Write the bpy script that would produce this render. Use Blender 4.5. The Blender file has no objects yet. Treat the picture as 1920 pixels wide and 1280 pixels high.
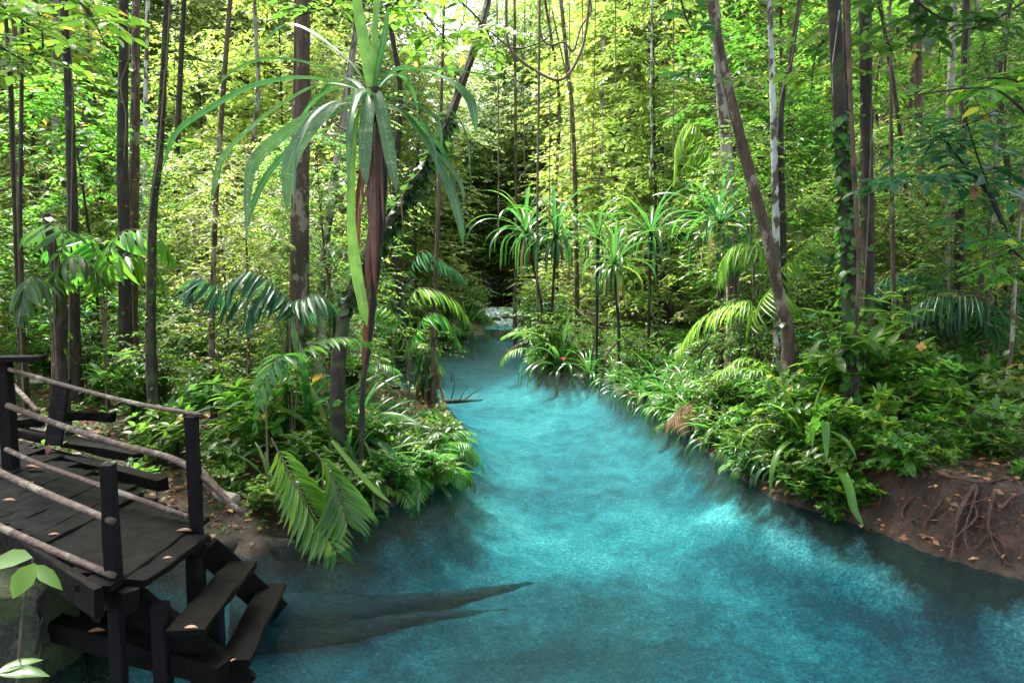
import bpy, math, random
import numpy as np
from mathutils import Vector

SC = bpy.context.scene
COL = SC.collection
R = math.radians

# ------------------------------------------------------------------ camera, sky, sun
CAM_Z = 2.2
FPX = 1280.0                                   # focal length in photo pixels (photo is 1920 wide)
PITCH = math.atan(120 / FPX)
cam_d = bpy.data.cameras.new('camera')
cam_d.sensor_width = 36; cam_d.lens = 24; cam_d.clip_end = 2000; cam_d.clip_start = 0.05
cam = bpy.data.objects.new('camera', cam_d); COL.objects.link(cam)
cam.location = (0, 0, CAM_Z); cam.rotation_euler = (math.pi / 2 - PITCH, 0, 0)
SC.camera = cam

SUN_EL, SUN_AZ = 64, -38                       # azimuth from +Y (away from the camera) towards +X
world = bpy.data.worlds.new('World'); SC.world = world; world.use_nodes = True
wn = world.node_tree.nodes; wl = world.node_tree.links
bg = wn['Background']; sky = wn.new('ShaderNodeTexSky'); sky.sky_type = 'NISHITA'
sky.sun_disc = False; sky.sun_elevation = R(SUN_EL); sky.sun_rotation = R(SUN_AZ)
sky.air_density = 0.8; sky.dust_density = 3.5; sky.ozone_density = 0.3
bg.inputs['Strength'].default_value = 0.15
veil = wn.new('ShaderNodeHueSaturation'); veil.inputs['Saturation'].default_value = .45   # thin overcast: whiter than a clear sky
wl.new(sky.outputs[0], veil.inputs['Color']); wl.new(veil.outputs[0], bg.inputs['Color'])

sun_d = bpy.data.lights.new('sun', 'SUN'); sun_d.energy = 3.4; sun_d.angle = R(9); sun_d.color = (1, 0.95, 0.84)
sun = bpy.data.objects.new('sun', sun_d); COL.objects.link(sun)
sv = Vector((math.sin(R(SUN_AZ)) * math.cos(R(SUN_EL)), math.cos(R(SUN_AZ)) * math.cos(R(SUN_EL)), math.sin(R(SUN_EL))))
sun.rotation_euler = sv.to_track_quat('Z', 'Y').to_euler(); sun.location = (0, 0, 30)

SC.view_settings.view_transform = 'Standard'; SC.view_settings.look = 'None'
SC.view_settings.exposure = 2.25; SC.view_settings.gamma = 1
SC.render.engine = 'CYCLES'
cy = SC.cycles
cy.use_denoising = True; cy.denoiser = 'OPENIMAGEDENOISE'
cy.max_bounces = 7; cy.diffuse_bounces = 3; cy.glossy_bounces = 3; cy.transmission_bounces = 4; cy.transparent_max_bounces = 8
cy.caustics_reflective = False; cy.caustics_refractive = False
cy.sample_clamp_indirect = 5; cy.sample_clamp_direct = 12; cy.use_adaptive_sampling = False

# ------------------------------------------------------------------ pixel -> place helpers
CP, SP = math.cos(PITCH), math.sin(PITCH)
def ray(px, py):
    x, y = (px - 960) / FPX, (640 - py) / FPX
    return np.array([x, CP + y * SP, -SP + y * CP])
def P(px, py, d):                              # the point at world distance y = d seen at a pixel
    r = ray(px, py); r = r * (d / r[1]); return np.array([r[0], r[1], r[2] + CAM_Z])
def G(px, py, z=0.0):                          # the point at height z seen at a pixel
    r = ray(px, py); t = (z - CAM_Z) / r[2]; return np.array([r[0] * t, r[1] * t, z])
def proj(p):
    v = np.array(p, float) - np.array([0, 0, CAM_Z])
    f = v[1] * CP - v[2] * SP; u = v[1] * SP + v[2] * CP
    return 960 + FPX * v[0] / f, 640 - FPX * u / f
def nrm(v):
    v = np.asarray(v, float); return v / (np.linalg.norm(v, axis=-1, keepdims=True) + 1e-9)

# ------------------------------------------------------------------ mesh gathering
class Geo:
    def __init__(s): s.v = []; s.f3 = []; s.f4 = []; s.n = 0
    def add(s, v, f3=None, f4=None):
        v = np.asarray(v, float).reshape(-1, 3)
        if f3 is not None and len(f3): s.f3.append(np.asarray(f3, int).reshape(-1, 3) + s.n)
        if f4 is not None and len(f4): s.f4.append(np.asarray(f4, int).reshape(-1, 4) + s.n)
        s.v.append(v); s.n += len(v)
    def mesh(s, name, mat, smooth=True):
        v = np.concatenate(s.v) if s.v else np.zeros((0, 3))
        f3 = np.concatenate(s.f3) if s.f3 else np.zeros((0, 3), int)
        f4 = np.concatenate(s.f4) if s.f4 else np.zeros((0, 4), int)
        m = bpy.data.meshes.new(name)
        m.vertices.add(len(v)); m.vertices.foreach_set('co', v.astype(np.float32).ravel())
        m.loops.add(f3.size + f4.size); m.loops.foreach_set('vertex_index', np.concatenate([f3.ravel(), f4.ravel()]).astype(np.int32))
        n3, n4 = len(f3), len(f4); m.polygons.add(n3 + n4)
        m.polygons.foreach_set('loop_start', np.concatenate([np.arange(n3) * 3, n3 * 3 + np.arange(n4) * 4]).astype(np.int32))
        m.update(calc_edges=True); m.validate()
        m.polygons.foreach_set('use_smooth', [smooth] * (n3 + n4))
        m.materials.append(mat)
        return m

def obj(name, mesh, parent=None, **props):
    o = bpy.data.objects.new(name, mesh); COL.objects.link(o)
    if parent is not None: o.parent = parent
    for k, v in props.items(): o[k] = v
    return o
def thing(name, label, cat, loc=(0, 0, 0), rotz=0.0, scale=1.0, group=None, mesh=None):
    o = bpy.data.objects.new(name, mesh); COL.objects.link(o)
    o.location = loc; o.rotation_euler = (0, 0, rotz); o.scale = (scale,) * 3 if np.isscalar(scale) else scale
    o['label'] = label; o['category'] = cat
    if group: o['group'] = group
    return o

# leaf templates: columns = across (times width), along (times length), lift (times length)
_HI = np.array([[0, 0, 0], [-.40, .25, .03], [0, .25, -.01], [.40, .25, .03], [-.5, .52, .02], [0, .52, -.03], [.5, .52, .02],
                [-.3, .8, -.05], [0, .8, -.09], [.3, .8, -.05], [0, 1.02, -.17]])
_HI3 = [[0, 2, 1], [0, 3, 2], [7, 8, 10], [8, 9, 10]]
_HI4 = [[1, 2, 5, 4], [2, 3, 6, 5], [4, 5, 8, 7], [5, 6, 9, 8]]
_LO = np.array([[0, 0, 0], [-.5, .45, .04], [0, .45, -.03], [.5, .45, .04], [0, 1, -.08]])
_LO3 = [[0, 2, 1], [0, 3, 2], [1, 2, 4], [2, 3, 4]]
def leaves(g, Pp, D, N, L, W, hi=False):
    Pp = np.asarray(Pp, float).reshape(-1, 3); n = len(Pp)
    if n == 0: return
    D = nrm(np.broadcast_to(D, (n, 3))); N = np.broadcast_to(N, (n, 3))
    X = nrm(np.cross(D, N)); N2 = np.cross(X, D)
    T, F3, F4 = (_HI, _HI3, _HI4) if hi else (_LO, _LO3, [])
    L = np.broadcast_to(L, (n,))[:, None, None]; W = np.broadcast_to(W, (n,))[:, None, None]
    V = Pp[:, None] + X[:, None] * (T[None, :, 0:1] * W) + D[:, None] * (T[None, :, 1:2] * L) + N2[:, None] * (T[None, :, 2:3] * L)
    k = len(T); off = (np.arange(n) * k)[:, None, None]
    g.add(V, (np.array(F3)[None] + off), (np.array(F4)[None] + off) if len(F4) else None)

def crom(pts, n):                               # Catmull-Rom through points
    pts = np.asarray(pts, float)
    if len(pts) == 2: return pts[0] + (pts[1] - pts[0]) * np.linspace(0, 1, n)[:, None]
    p = np.vstack([2 * pts[0] - pts[1], pts, 2 * pts[-1] - pts[-2]])
    u = np.linspace(0, len(pts) - 1 - 1e-6, n); i = u.astype(int); t = (u - i)[:, None]
    a, b, c, d = p[i], p[i + 1], p[i + 2], p[i + 3]
    return .5 * ((2 * b) + (-a + c) * t + (2 * a - 5 * b + 4 * c - d) * t ** 2 + (-a + 3 * b - 3 * c + d) * t ** 3)
def tube(g, pts, rad, sides=8, n=None, wob=0.0, rng=None, cap=True, flare=None):
    pts = np.asarray(pts, float); n = n or max(len(pts) * 3, 6)
    c = crom(pts, n); r = np.interp(np.linspace(0, 1, n), np.linspace(0, 1, len(np.atleast_1d(rad))), np.atleast_1d(rad))
    T = nrm(np.gradient(c, axis=0)); ref = np.array([0, 1., 0]) if abs(T[0][2]) > .6 else np.array([0, 0, 1.])
    A = nrm(np.cross(T, ref)); B = np.cross(T, A)
    th = np.linspace(0, 2 * math.pi, sides, endpoint=False)
    rr = r[:, None] * np.ones(sides)[None]
    if wob and rng is not None:
        ph = rng.uniform(0, 6.28, 4); s = np.linspace(0, 1, n)[:, None]
        rr = rr * (1 + wob * np.sin(3 * th[None] + ph[0] + 4 * s) * np.sin(9 * s + ph[1]) + wob * rng.normal(0, .5, (n, 1)) + wob * .4 * rng.normal(0, 1, (n, sides)))
    V = c[:, None] + A[:, None] * (np.cos(th)[None, :, None] * rr[..., None]) + B[:, None] * (np.sin(th)[None, :, None] * rr[..., None])
    i = np.arange(n - 1)[:, None] * sides; j = np.arange(sides)[None]; j2 = (j + 1) % sides
    F = np.stack([i + j, i + j2, i + sides + j2, i + sides + j], -1).reshape(-1, 4)
    V = V.reshape(-1, 3)
    f3 = []
    if cap:
        m = len(V); V = np.vstack([V, c[0], c[-1]])
        f3 = [[m, (k + 1) % sides, k] for k in range(sides)] + [[m + 1, (n - 1) * sides + k, (n - 1) * sides + (k + 1) % sides] for k in range(sides)]
    g.add(V, f3, F)
    return c
def box(g, c, ax, ay, az, rng=None, jit=0.0):   # centre + three half-axis vectors
    c, ax, ay, az = [np.asarray(q, float) for q in (c, ax, ay, az)]
    V = np.array([c + sx * ax + sy * ay + sz * az for sx in (-1, 1) for sy in (-1, 1) for sz in (-1, 1)])
    if rng is not None and jit: V = V + rng.normal(0, jit, V.shape)
    F = [[0, 1, 3, 2], [4, 6, 7, 5], [0, 4, 5, 1], [2, 3, 7, 6], [0, 2, 6, 4], [1, 5, 7, 3]]
    g.add(V, None, F)
def beam(g, a, b, w, h, rng, up=(0, 0, 1), seg=7, jit=.004, bev=.006):   # worn timber with bevelled corners from a to b
    a, b = np.asarray(a, float), np.asarray(b, float); T = nrm(b - a)
    S = nrm(np.cross(T, up)); U = np.cross(S, T)
    c = [(-w + bev, -h), (w - bev, -h), (w, -h + bev), (w, h - bev), (w - bev, h), (-w + bev, h), (-w, h - bev), (-w, -h + bev)]
    V = []
    for k in range(seg):
        p = a + (b - a) * k / (seg - 1)
        for (x, z) in c: V.append(p + S * (x + rng.normal(0, jit)) + U * (z + rng.normal(0, jit)))
    F = [[k * 8 + j, k * 8 + (j + 1) % 8, (k + 1) * 8 + (j + 1) % 8, (k + 1) * 8 + j] for k in range(seg - 1) for j in range(8)]
    m = len(V); V += [a, b]
    f3 = [[m, (j + 1) % 8, j] for j in range(8)] + [[m + 1, (seg - 1) * 8 + j, (seg - 1) * 8 + (j + 1) % 8] for j in range(8)]
    g.add(V, f3, F)
def ribbon(g, pts, w, wd0=None, wd1=None, n=16, prof='strap', fold=.25, rng=None):
    c = crom(pts, n); T = nrm(np.gradient(c, axis=0)); s = np.linspace(0, 1, n)
    if wd0 is None:
        h = c[-1] - c[0]; h[2] = 0
        if np.linalg.norm(h) < 1e-3: h = np.array([1., 0, 0])
        wd0 = np.array([-h[1], h[0], 0.])
    wd0 = nrm(wd0); wd1 = wd0 if wd1 is None else nrm(wd1)
    Wd = nrm(wd0[None] * (1 - s)[:, None] + wd1[None] * s[:, None])
    Wd = nrm(Wd - T * np.sum(Wd * T, 1, keepdims=True)); N = np.cross(Wd, T)
    N = np.where((N[:, 2:3] < 0) & (abs(N[:, 2:3]) > .3), -N, N)
    if prof == 'strap': p = np.interp(s, [0, .1, .35, .7, .9, 1], [.55, .75, 1, .9, .5, .03])
    elif prof == 'blade': p = np.interp(s, [0, .3, .7, .9, 1], [.25, .45, 1, .8, .05])
    else: p = np.interp(s, [0, .5, 1], [.5, 1, .03])
    hw = (w * p * .5 * (1 + (rng.normal(0, .02, n) if rng is not None else 0)))[:, None]
    V = np.stack([c - Wd * hw, c - Wd * hw * .5 - N * hw * fold * .7, c - N * hw * fold, c + Wd * hw * .5 - N * hw * fold * .7, c + Wd * hw], 1).reshape(-1, 3)
    i = np.arange(n - 1)[:, None] * 5; j = np.arange(4)[None]
    g.add(V, None, np.stack([i + j, i + j + 1, i + j + 6, i + j + 5], -1).reshape(-1, 4))

# ------------------------------------------------------------------ materials
def newmat(name):
    m = bpy.data.materials.new(name); m.use_nodes = True
    nt = m.node_tree; nt.nodes.clear(); out = nt.nodes.new('ShaderNodeOutputMaterial')
    return m, nt, out
def N_(nt, t, **kw):
    n = nt.nodes.new(t)
    for k, v in kw.items():
        if k in n.inputs: n.inputs[k].default_value = v
        else: setattr(n, k, v)
    return n
def ramp(nt, fac, stops, interp='LINEAR'):
    n = nt.nodes.new('ShaderNodeValToRGB'); n.color_ramp.interpolation = interp
    e = n.color_ramp.elements
    while len(e) < len(stops): e.new(.5)
    for k, (p, c) in enumerate(stops): e[k].position = p; e[k].color = (*c, 1)
    nt.links.new(fac, n.inputs[0]); return n
def noise(nt, vec, scale, detail=4, rough=.55, dist=0.0):
    n = nt.nodes.new('ShaderNodeTexNoise'); n.inputs['Scale'].default_value = scale
    n.inputs['Detail'].default_value = detail; n.inputs['Roughness'].default_value = rough; n.inputs['Distortion'].default_value = dist
    if vec is not None: nt.links.new(vec, n.inputs['Vector'])
    return n
def mapping(nt, vec, sc):
    n = nt.nodes.new('ShaderNodeMapping'); n.inputs['Scale'].default_value = sc; nt.links.new(vec, n.inputs['Vector']); return n.outputs[0]
def mixc(nt, fac, a, b, mode='MIX'):
    n = nt.nodes.new('ShaderNodeMix'); n.data_type = 'RGBA'; n.blend_type = mode
    for sock, v in ((n.inputs[0], fac), (n.inputs[6], a), (n.inputs[7], b)):
        if isinstance(v, (tuple, list)): sock.default_value = (*v, 1)
        elif isinstance(v, (int, float)): sock.default_value = v
        else: nt.links.new(v, sock)
    return n.outputs[2]

def leafmat(name, stops, trans, tf=.4, rough=.36, huevar=.03, valvar=.5, streak=False, spec=.5, spots=False):
    m, nt, out = newmat(name); L = nt.links.new
    geo = N_(nt, 'ShaderNodeNewGeometry'); oi = N_(nt, 'ShaderNodeObjectInfo')
    rp = ramp(nt, geo.outputs['Random Per Island'], stops)
    hsv = N_(nt, 'ShaderNodeHueSaturation')
    mh = N_(nt, 'ShaderNodeMath', operation='MULTIPLY_ADD'); mh.inputs[1].default_value = huevar * 2; mh.inputs[2].default_value = .5 - huevar
    L(oi.outputs['Random'], mh.inputs[0]); L(mh.outputs[0], hsv.inputs['Hue'])
    mul = N_(nt, 'ShaderNodeMath', operation='MULTIPLY'); mul.inputs[1].default_value = 7.31; L(oi.outputs['Random'], mul.inputs[0])
    fr = N_(nt, 'ShaderNodeMath', operation='FRACT'); L(mul.outputs[0], fr.inputs[0])
    mv = N_(nt, 'ShaderNodeMath', operation='MULTIPLY_ADD'); mv.inputs[1].default_value = valvar; mv.inputs[2].default_value = 1 - valvar / 2
    L(fr.outputs[0], mv.inputs[0]); L(mv.outputs[0], hsv.inputs['Value']); L(rp.outputs[0], hsv.inputs['Color'])
    col = hsv.outputs[0]
    tc = N_(nt, 'ShaderNodeTexCoord')
    if streak:
        nz = noise(nt, tc.outputs['Object'], 9, 3)
        col = mixc(nt, .45, col, mixc(nt, 1.0, col, ramp(nt, nz.outputs[0], [(.35, (.4, .45, .45)), (.65, (1.6, 1.5, 1.3))]).outputs[0], 'MULTIPLY'))
    rgh = rough
    if streak == 'ribs':
        au = N_(nt, 'ShaderNodeAttribute'); au.attribute_name = 'across'
        sn = N_(nt, 'ShaderNodeMath', operation='SINE'); s2 = N_(nt, 'ShaderNodeMath', operation='MULTIPLY'); s2.inputs[1].default_value = 26
        L(au.outputs['Fac'], s2.inputs[0]); L(s2.outputs[0], sn.inputs[0])
        col = mixc(nt, .5, col, mixc(nt, 1.0, col, ramp(nt, sn.outputs[0], [(.2, (.6, .65, .6)), (.8, (1.5, 1.5, 1.3))]).outputs[0], 'MULTIPLY'))
        ab = N_(nt, 'ShaderNodeMath', operation='ABSOLUTE'); L(au.outputs['Fac'], ab.inputs[0])
        col = mixc(nt, ramp(nt, ab.outputs[0], [(.03, (.75, .75, .75)), (.09, (0, 0, 0)), (.9, (0, 0, 0)), (1, (.5, .5, .5))]).outputs[0], col, (.14, .22, .06))
        al = N_(nt, 'ShaderNodeAttribute'); al.attribute_name = 'along'; nb = noise(nt, tc.outputs['Object'], 14, 4, .7)
        ad = N_(nt, 'ShaderNodeMath', operation='MULTIPLY_ADD'); L(nb.outputs[0], ad.inputs[0]); ad.inputs[1].default_value = .16; L(al.outputs['Fac'], ad.inputs[2])
        col = mixc(nt, ramp(nt, ad.outputs[0], [(1.02, (0, 0, 0)), (1.0, (0, 0, 0))]).outputs[0], col, (.16, .10, .04))
    if spots:
        vo = N_(nt, 'ShaderNodeTexVoronoi', Scale=38.0); L(tc.outputs['Object'], vo.inputs['Vector'])
        nz2 = noise(nt, tc.outputs['Object'], 6, 2)
        sp = ramp(nt, vo.outputs['Distance'], [(.0, (1, 1, 1)), (.16, (1, 1, 1)), (.28, (0, 0, 0))])
        sm = N_(nt, 'ShaderNodeMath', operation='MULTIPLY'); L(sp.outputs[0], sm.inputs[0])
        L(ramp(nt, nz2.outputs[0], [(.42, (0, 0, 0)), (.6, (.85, .85, .85))]).outputs[0], sm.inputs[1])
        col = mixc(nt, sm.outputs[0], col, (.42, .5, .42))
    pb = N_(nt, 'ShaderNodeBsdfPrincipled'); pb.inputs['Roughness'].default_value = rgh
    pb.inputs['Specular IOR Level'].default_value = spec
    L(col, pb.inputs['Base Color'])
    tr = N_(nt, 'ShaderNodeBsdfTranslucent')
    L(mixc(nt, 1.0, mixc(nt, .5, trans, mixc(nt, 1.0, col, (6, 6, 6), 'MULTIPLY')), (1, 1, 1), 'MULTIPLY'), tr.inputs['Color'])
    mx = N_(nt, 'ShaderNodeMixShader'); mx.inputs[0].default_value = tf
    L(pb.outputs[0], mx.inputs[1]); L(tr.outputs[0], mx.inputs[2]); L(mx.outputs[0], out.inputs[0])
    return m

YG = (.20, .40, .03)
M = {}
M['leaf_bright'] = leafmat('bright_leaf', [(0, (.045, .12, .012)), (.5, (.06, .155, .014)), (.92, (.11, .22, .02)), (.965, (.32, .28, .03)), (.985, (.2, .08, .02))], YG, .42, .38, .025, .4)
M['leaf_mid'] = leafmat('mid_leaf', [(0, (.022, .07, .010)), (.6, (.045, .115, .014)), (.95, (.08, .17, .02)), (.98, (.25, .2, .03))], (.16, .34, .03), .42, .36, .03, .5)
M['leaf_dark'] = leafmat('dark_leaf', [(0, (.010, .038, .010)), (.7, (.022, .07, .016)), (1, (.05, .12, .02))], (.09, .22, .03), .34, .3, .03, .5)
M['leaf_blue'] = leafmat('blue_green_leaf', [(0, (.012, .06, .030)), (.7, (.025, .10, .045)), (1, (.06, .15, .04))], (.08, .26, .06), .34, .28, .02, .4)
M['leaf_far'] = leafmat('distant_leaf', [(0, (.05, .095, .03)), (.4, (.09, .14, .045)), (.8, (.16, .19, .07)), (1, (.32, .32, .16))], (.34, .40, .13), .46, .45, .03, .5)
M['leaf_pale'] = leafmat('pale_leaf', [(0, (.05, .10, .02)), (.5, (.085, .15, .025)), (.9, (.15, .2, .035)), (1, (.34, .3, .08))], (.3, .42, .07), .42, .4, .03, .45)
M['strap'] = leafmat('strap_leaf', [(0, (.012, .06, .018)), (.6, (.025, .10, .022)), (.9, (.06, .17, .02)), (1, (.16, .2, .03))], (.10, .28, .03), .3, .27, .02, .4, streak=True, spec=.6)
M['hero'] = leafmat('pandanus_leaf', [(0, (.012, .055, .022)), (.7, (.025, .09, .03)), (1, (.04, .12, .03))], (.09, .26, .04), .26, .28, 0, 0, streak='ribs', spec=.6)
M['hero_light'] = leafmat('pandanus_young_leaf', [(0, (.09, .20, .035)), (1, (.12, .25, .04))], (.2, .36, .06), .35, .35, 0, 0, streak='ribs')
M['hero_spot'] = leafmat('pandanus_spotted_leaf', [(0, (.05, .12, .045)), (1, (.08, .17, .06))], (.10, .24, .05), .2, .34, 0, 0, streak='ribs', spots=True)
M['palm'] = leafmat('palm_leaf', [(0, (.022, .10, .014)), (.6, (.05, .16, .018)), (1, (.12, .25, .02))], (.18, .40, .03), .36, .32, .03, .5)
M['palm_yellow'] = leafmat('yellow_palm_leaf', [(0, (.07, .17, .015)), (1, (.14, .24, .03))], (.22, .38, .03), .4, .38, .01, .3)  # yellow-green leaf colour for some fronds and strap leaves
M['fern'] = leafmat('fern_leaf', [(0, (.04, .13, .02)), (1, (.09, .22, .03))], (.2, .4, .04), .4, .45, .02, .3)
M['dead'] = leafmat('dead_leaf', [(0, (.06, .025, .012)), (.4, (.16, .075, .035)), (.8, (.32, .15, .06)), (1, (.42, .26, .10))], (.2, .1, .04), .15, .55, .01, .4)
M['dead_red'] = leafmat('dead_red_leaf', [(0, (.13, .03, .012)), (.5, (.10, .035, .02)), (1, (.05, .02, .015))], (.25, .05, .015), .12, .4, 0, 0, streak=True)
M['dead_pink'] = leafmat('withered_frond_leaf', [(0, (.22, .11, .075)), (1, (.34, .19, .14))], (.2, .1, .05), .15, .5, 0, 0, streak=True)

def barkmat(name, c1, c2, c3, moss=.0, patch=0.0, patchcol=(.4, .4, .36), rough=.8, zs=.22, sc=14):
    m, nt, out = newmat(name); L = nt.links.new
    tc = N_(nt, 'ShaderNodeTexCoord'); g = N_(nt, 'ShaderNodeNewGeometry')
    v = mapping(nt, g.outputs['Position'], (1, 1, zs))
    n1 = noise(nt, v, sc, 6, .65, .4)
    col = ramp(nt, n1.outputs[0], [(.3, c1), (.52, c2), (.75, c3)]).outputs[0]
    if patch:
        n2 = noise(nt, mapping(nt, g.outputs['Position'], (1, 1, .6)), 5.5, 5, .6)
        col = mixc(nt, ramp(nt, n2.outputs[0], [(.62 - patch * .3, (0, 0, 0)), (.66 - patch * .3, (1, 1, 1))]).outputs[0], col, patchcol)
    if moss:
        n3 = noise(nt, g.outputs['Position'], 3.2, 6, .65)
        col = mixc(nt, ramp(nt, n3.outputs[0], [(.66 - moss * .35, (0, 0, 0)), (.74 - moss * .35, (.75, .75, .75))]).outputs[0], col, (.045, .07, .012))
    pb = N_(nt, 'ShaderNodeBsdfPrincipled'); pb.inputs['Roughness'].default_value = rough; L(col, pb.inputs['Base Color'])
    bp = N_(nt, 'ShaderNodeBump'); bp.inputs['Strength'].default_value = 1.0; bp.inputs['Distance'].default_value = .05
    L(n1.outputs[0], bp.inputs['Height']); L(bp.outputs[0], pb.inputs['Normal']); L(pb.outputs[0], out.inputs[0])
    return m
M['bark_dark'] = barkmat('dark_bark', (.006, .0045, .003), (.022, .016, .010), (.085, .065, .045), moss=.3)
M['bark_mossy'] = barkmat('mossy_bark', (.006, .0045, .003), (.02, .015, .009), (.08, .065, .045), moss=.42)
M['bark_red'] = barkmat('reddish_bark', (.05, .026, .016), (.12, .07, .045), (.22, .14, .10), moss=.2, patch=.3, patchcol=(.03, .022, .016))
M['bark_brown'] = barkmat('mottled_brown_bark', (.03, .017, .010), (.085, .052, .033), (.17, .115, .08), moss=.2, patch=.28, patchcol=(.26, .21, .16))
M['bark_pale'] = barkmat('pale_bark', (.14, .115, .09), (.3, .27, .22), (.48, .45, .4), moss=.2, patch=.35, patchcol=(.08, .06, .045), sc=8)
M['bark_white'] = barkmat('white_bark', (.3, .3, .27), (.5, .5, .47), (.66, .66, .63), moss=.1, patch=.45, patchcol=(.09, .07, .05), sc=6, zs=.5)
M['liana'] = barkmat('liana_bark', (.09, .055, .035), (.17, .12, .085), (.28, .22, .17), moss=.1, sc=20)
M['pole'] = barkmat('peeled_pole_bark', (.03, .018, .012), (.085, .052, .034), (.17, .115, .08), patch=.22, patchcol=(.22, .19, .14), sc=16, zs=1, rough=.6)
M['root'] = barkmat('root_bark', (.02, .009, .006), (.07, .03, .02), (.17, .08, .055), patch=.2, patchcol=(.03, .02, .015), sc=18, zs=1, rough=.5)
def woodmat(name, c1, c2, c3, rough=.42):
    m, nt, out = newmat(name); L = nt.links.new
    tc = N_(nt, 'ShaderNodeTexCoord'); g = N_(nt, 'ShaderNodeNewGeometry')
    n1 = noise(nt, mapping(nt, tc.outputs['Generated'], (14, 1.2, 14)), 3, 7, .7, .8)
    n2 = noise(nt, g.outputs['Position'], 9, 6, .7)
    col = ramp(nt, n1.outputs[0], [(.3, c1), (.55, c2), (.8, c3)]).outputs[0]
    col = mixc(nt, ramp(nt, n2.outputs[0], [(.62, (0, 0, 0)), (.75, (.6, .6, .6))]).outputs[0], col, (.016, .014, .009))
    pb = N_(nt, 'ShaderNodeBsdfPrincipled'); L(col, pb.inputs['Base Color']); pb.inputs['Specular IOR Level'].default_value = .08
    L(ramp(nt, n2.outputs[0], [(.3, (rough * .6,) * 3), (.7, (rough * 1.5,) * 3)]).outputs[0], pb.inputs['Roughness'])
    bp = N_(nt, 'ShaderNodeBump'); bp.inputs['Strength'].default_value = .6; bp.inputs['Distance'].default_value = .012
    mm = N_(nt, 'ShaderNodeMath', operation='ADD'); L(n1.outputs[0], mm.inputs[0]); L(n2.outputs[0], mm.inputs[1])
    L(mm.outputs[0], bp.inputs['Height']); L(bp.outputs[0], pb.inputs['Normal']); L(pb.outputs[0], out.inputs[0])
    return m
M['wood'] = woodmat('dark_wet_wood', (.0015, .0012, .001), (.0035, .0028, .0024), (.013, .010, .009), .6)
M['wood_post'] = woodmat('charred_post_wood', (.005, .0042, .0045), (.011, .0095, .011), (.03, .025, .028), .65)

# ------------------------------------------------------------------ river outline and ground
left_px = [(905, 606), (912, 626), (832, 640), (765, 660), (702, 688), (722, 722), (770, 744), (832, 756), (852, 800), (845, 850),
           (838, 884), (800, 930), (722, 952), (640, 988), (530, 1010), (470, 1045), (380, 1020)]
right_px = [(1015, 606), (998, 636), (1003, 660), (992, 684), (1030, 700), (1128, 712), (1165, 738), (1212, 765), (1262, 800),
            (1330, 850), (1400, 905), (1450, 935), (1540, 962), (1640, 1000), (1740, 1040), (1830, 1065), (1925, 1085)]
LB = [G(*p)[:2] for p in left_px]; RB = [G(*p)[:2] for p in right_px]
POLY = np.array([(-3.0, 43.5), (-2.4, 40)] + [tuple(p) for p in LB] +
                [(-3.4, 4.75), (-4.0, 3.5), (-4.2, 0), (-4.2, -5), (6, -5), (5.2, 2), (4.6, 4.3)] + [tuple(p) for p in RB[::-1]] + [(1.4, 40), (.6, 43.5)])
def sdist(X, Y):                                # distance to the river outline, positive on land
    X = np.asarray(X, float); Y = np.asarray(Y, float); d = np.full(X.shape, 1e9); ins = np.zeros(X.shape, bool)
    n = len(POLY)
    for i in range(n):
        a, b = POLY[i], POLY[(i + 1) % n]; e = b - a
        t = np.clip(((X - a[0]) * e[0] + (Y - a[1]) * e[1]) / (e @ e), 0, 1)
        d = np.minimum(d, np.hypot(X - a[0] - t * e[0], Y - a[1] - t * e[1]))
        c = ((a[1] > Y) != (b[1] > Y)) & (X < (b[0] - a[0]) * (Y - a[1]) / (b[1] - a[1] + 1e-12) + a[0]); ins ^= c
    return np.where(ins, -d, d)
def wav(X, Y, f, seed):
    r = np.random.default_rng(seed); o = 0
    for k in range(6):
        a = r.uniform(0, 6.28); ff = f * (1 + .45 * k); o = o + np.sin(ff * (X * math.cos(a) + Y * math.sin(a)) + r.uniform(0, 6.28)) / (1 + .6 * k)
    return o / 3
def hz(X, Y):
    X = np.asarray(X, float); Y = np.asarray(Y, float); d = sdist(X, Y) + .07 * wav(X, Y, 3.1, 5)
    right = 1 / (1 + np.exp(-(X - 1.2 - .0 * Y) * 3)) * (1 / (1 + np.exp((Y - 10.5) * 1.2)))
    o = np.maximum(d, 0)
    left_h = .03 + .30 * (1 - np.exp(-o / .9)) + .05 * o / (1 + o * .05)
    s = np.clip((o - .05) / .42, 0, 1); s = s * s * (3 - 2 * s)
    right_h = .03 + .50 * s + .07 * np.clip(o, 0, 20) ** .8
    land = left_h * (1 - right) + right_h * right + (.05 * wav(X, Y, 1.7, 1) + .03 * wav(X, Y, 6, 2)) * np.clip(o * 2, 0, 1)
    land = land + .16 * np.clip(Y - 41, 0, 80)
    bed = -.03 - .62 * (1 - np.exp(np.minimum(d, 0) / .38)) + .04 * wav(X, Y, 2.3, 3) + .02 * wav(X, Y, 7, 4)
    return np.where(d > 0, land, bed)
def hh(x, y): return float(hz(np.array([x]), np.array([y]))[0])
def GP(px, py):                                 # land point under a pixel
    z = .3
    for _ in range(6): p = G(px, py, z); z = .5 * z + .5 * max(hh(p[0], p[1]), 0.0)
    return np.array([p[0], p[1], hh(p[0], p[1])])

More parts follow.
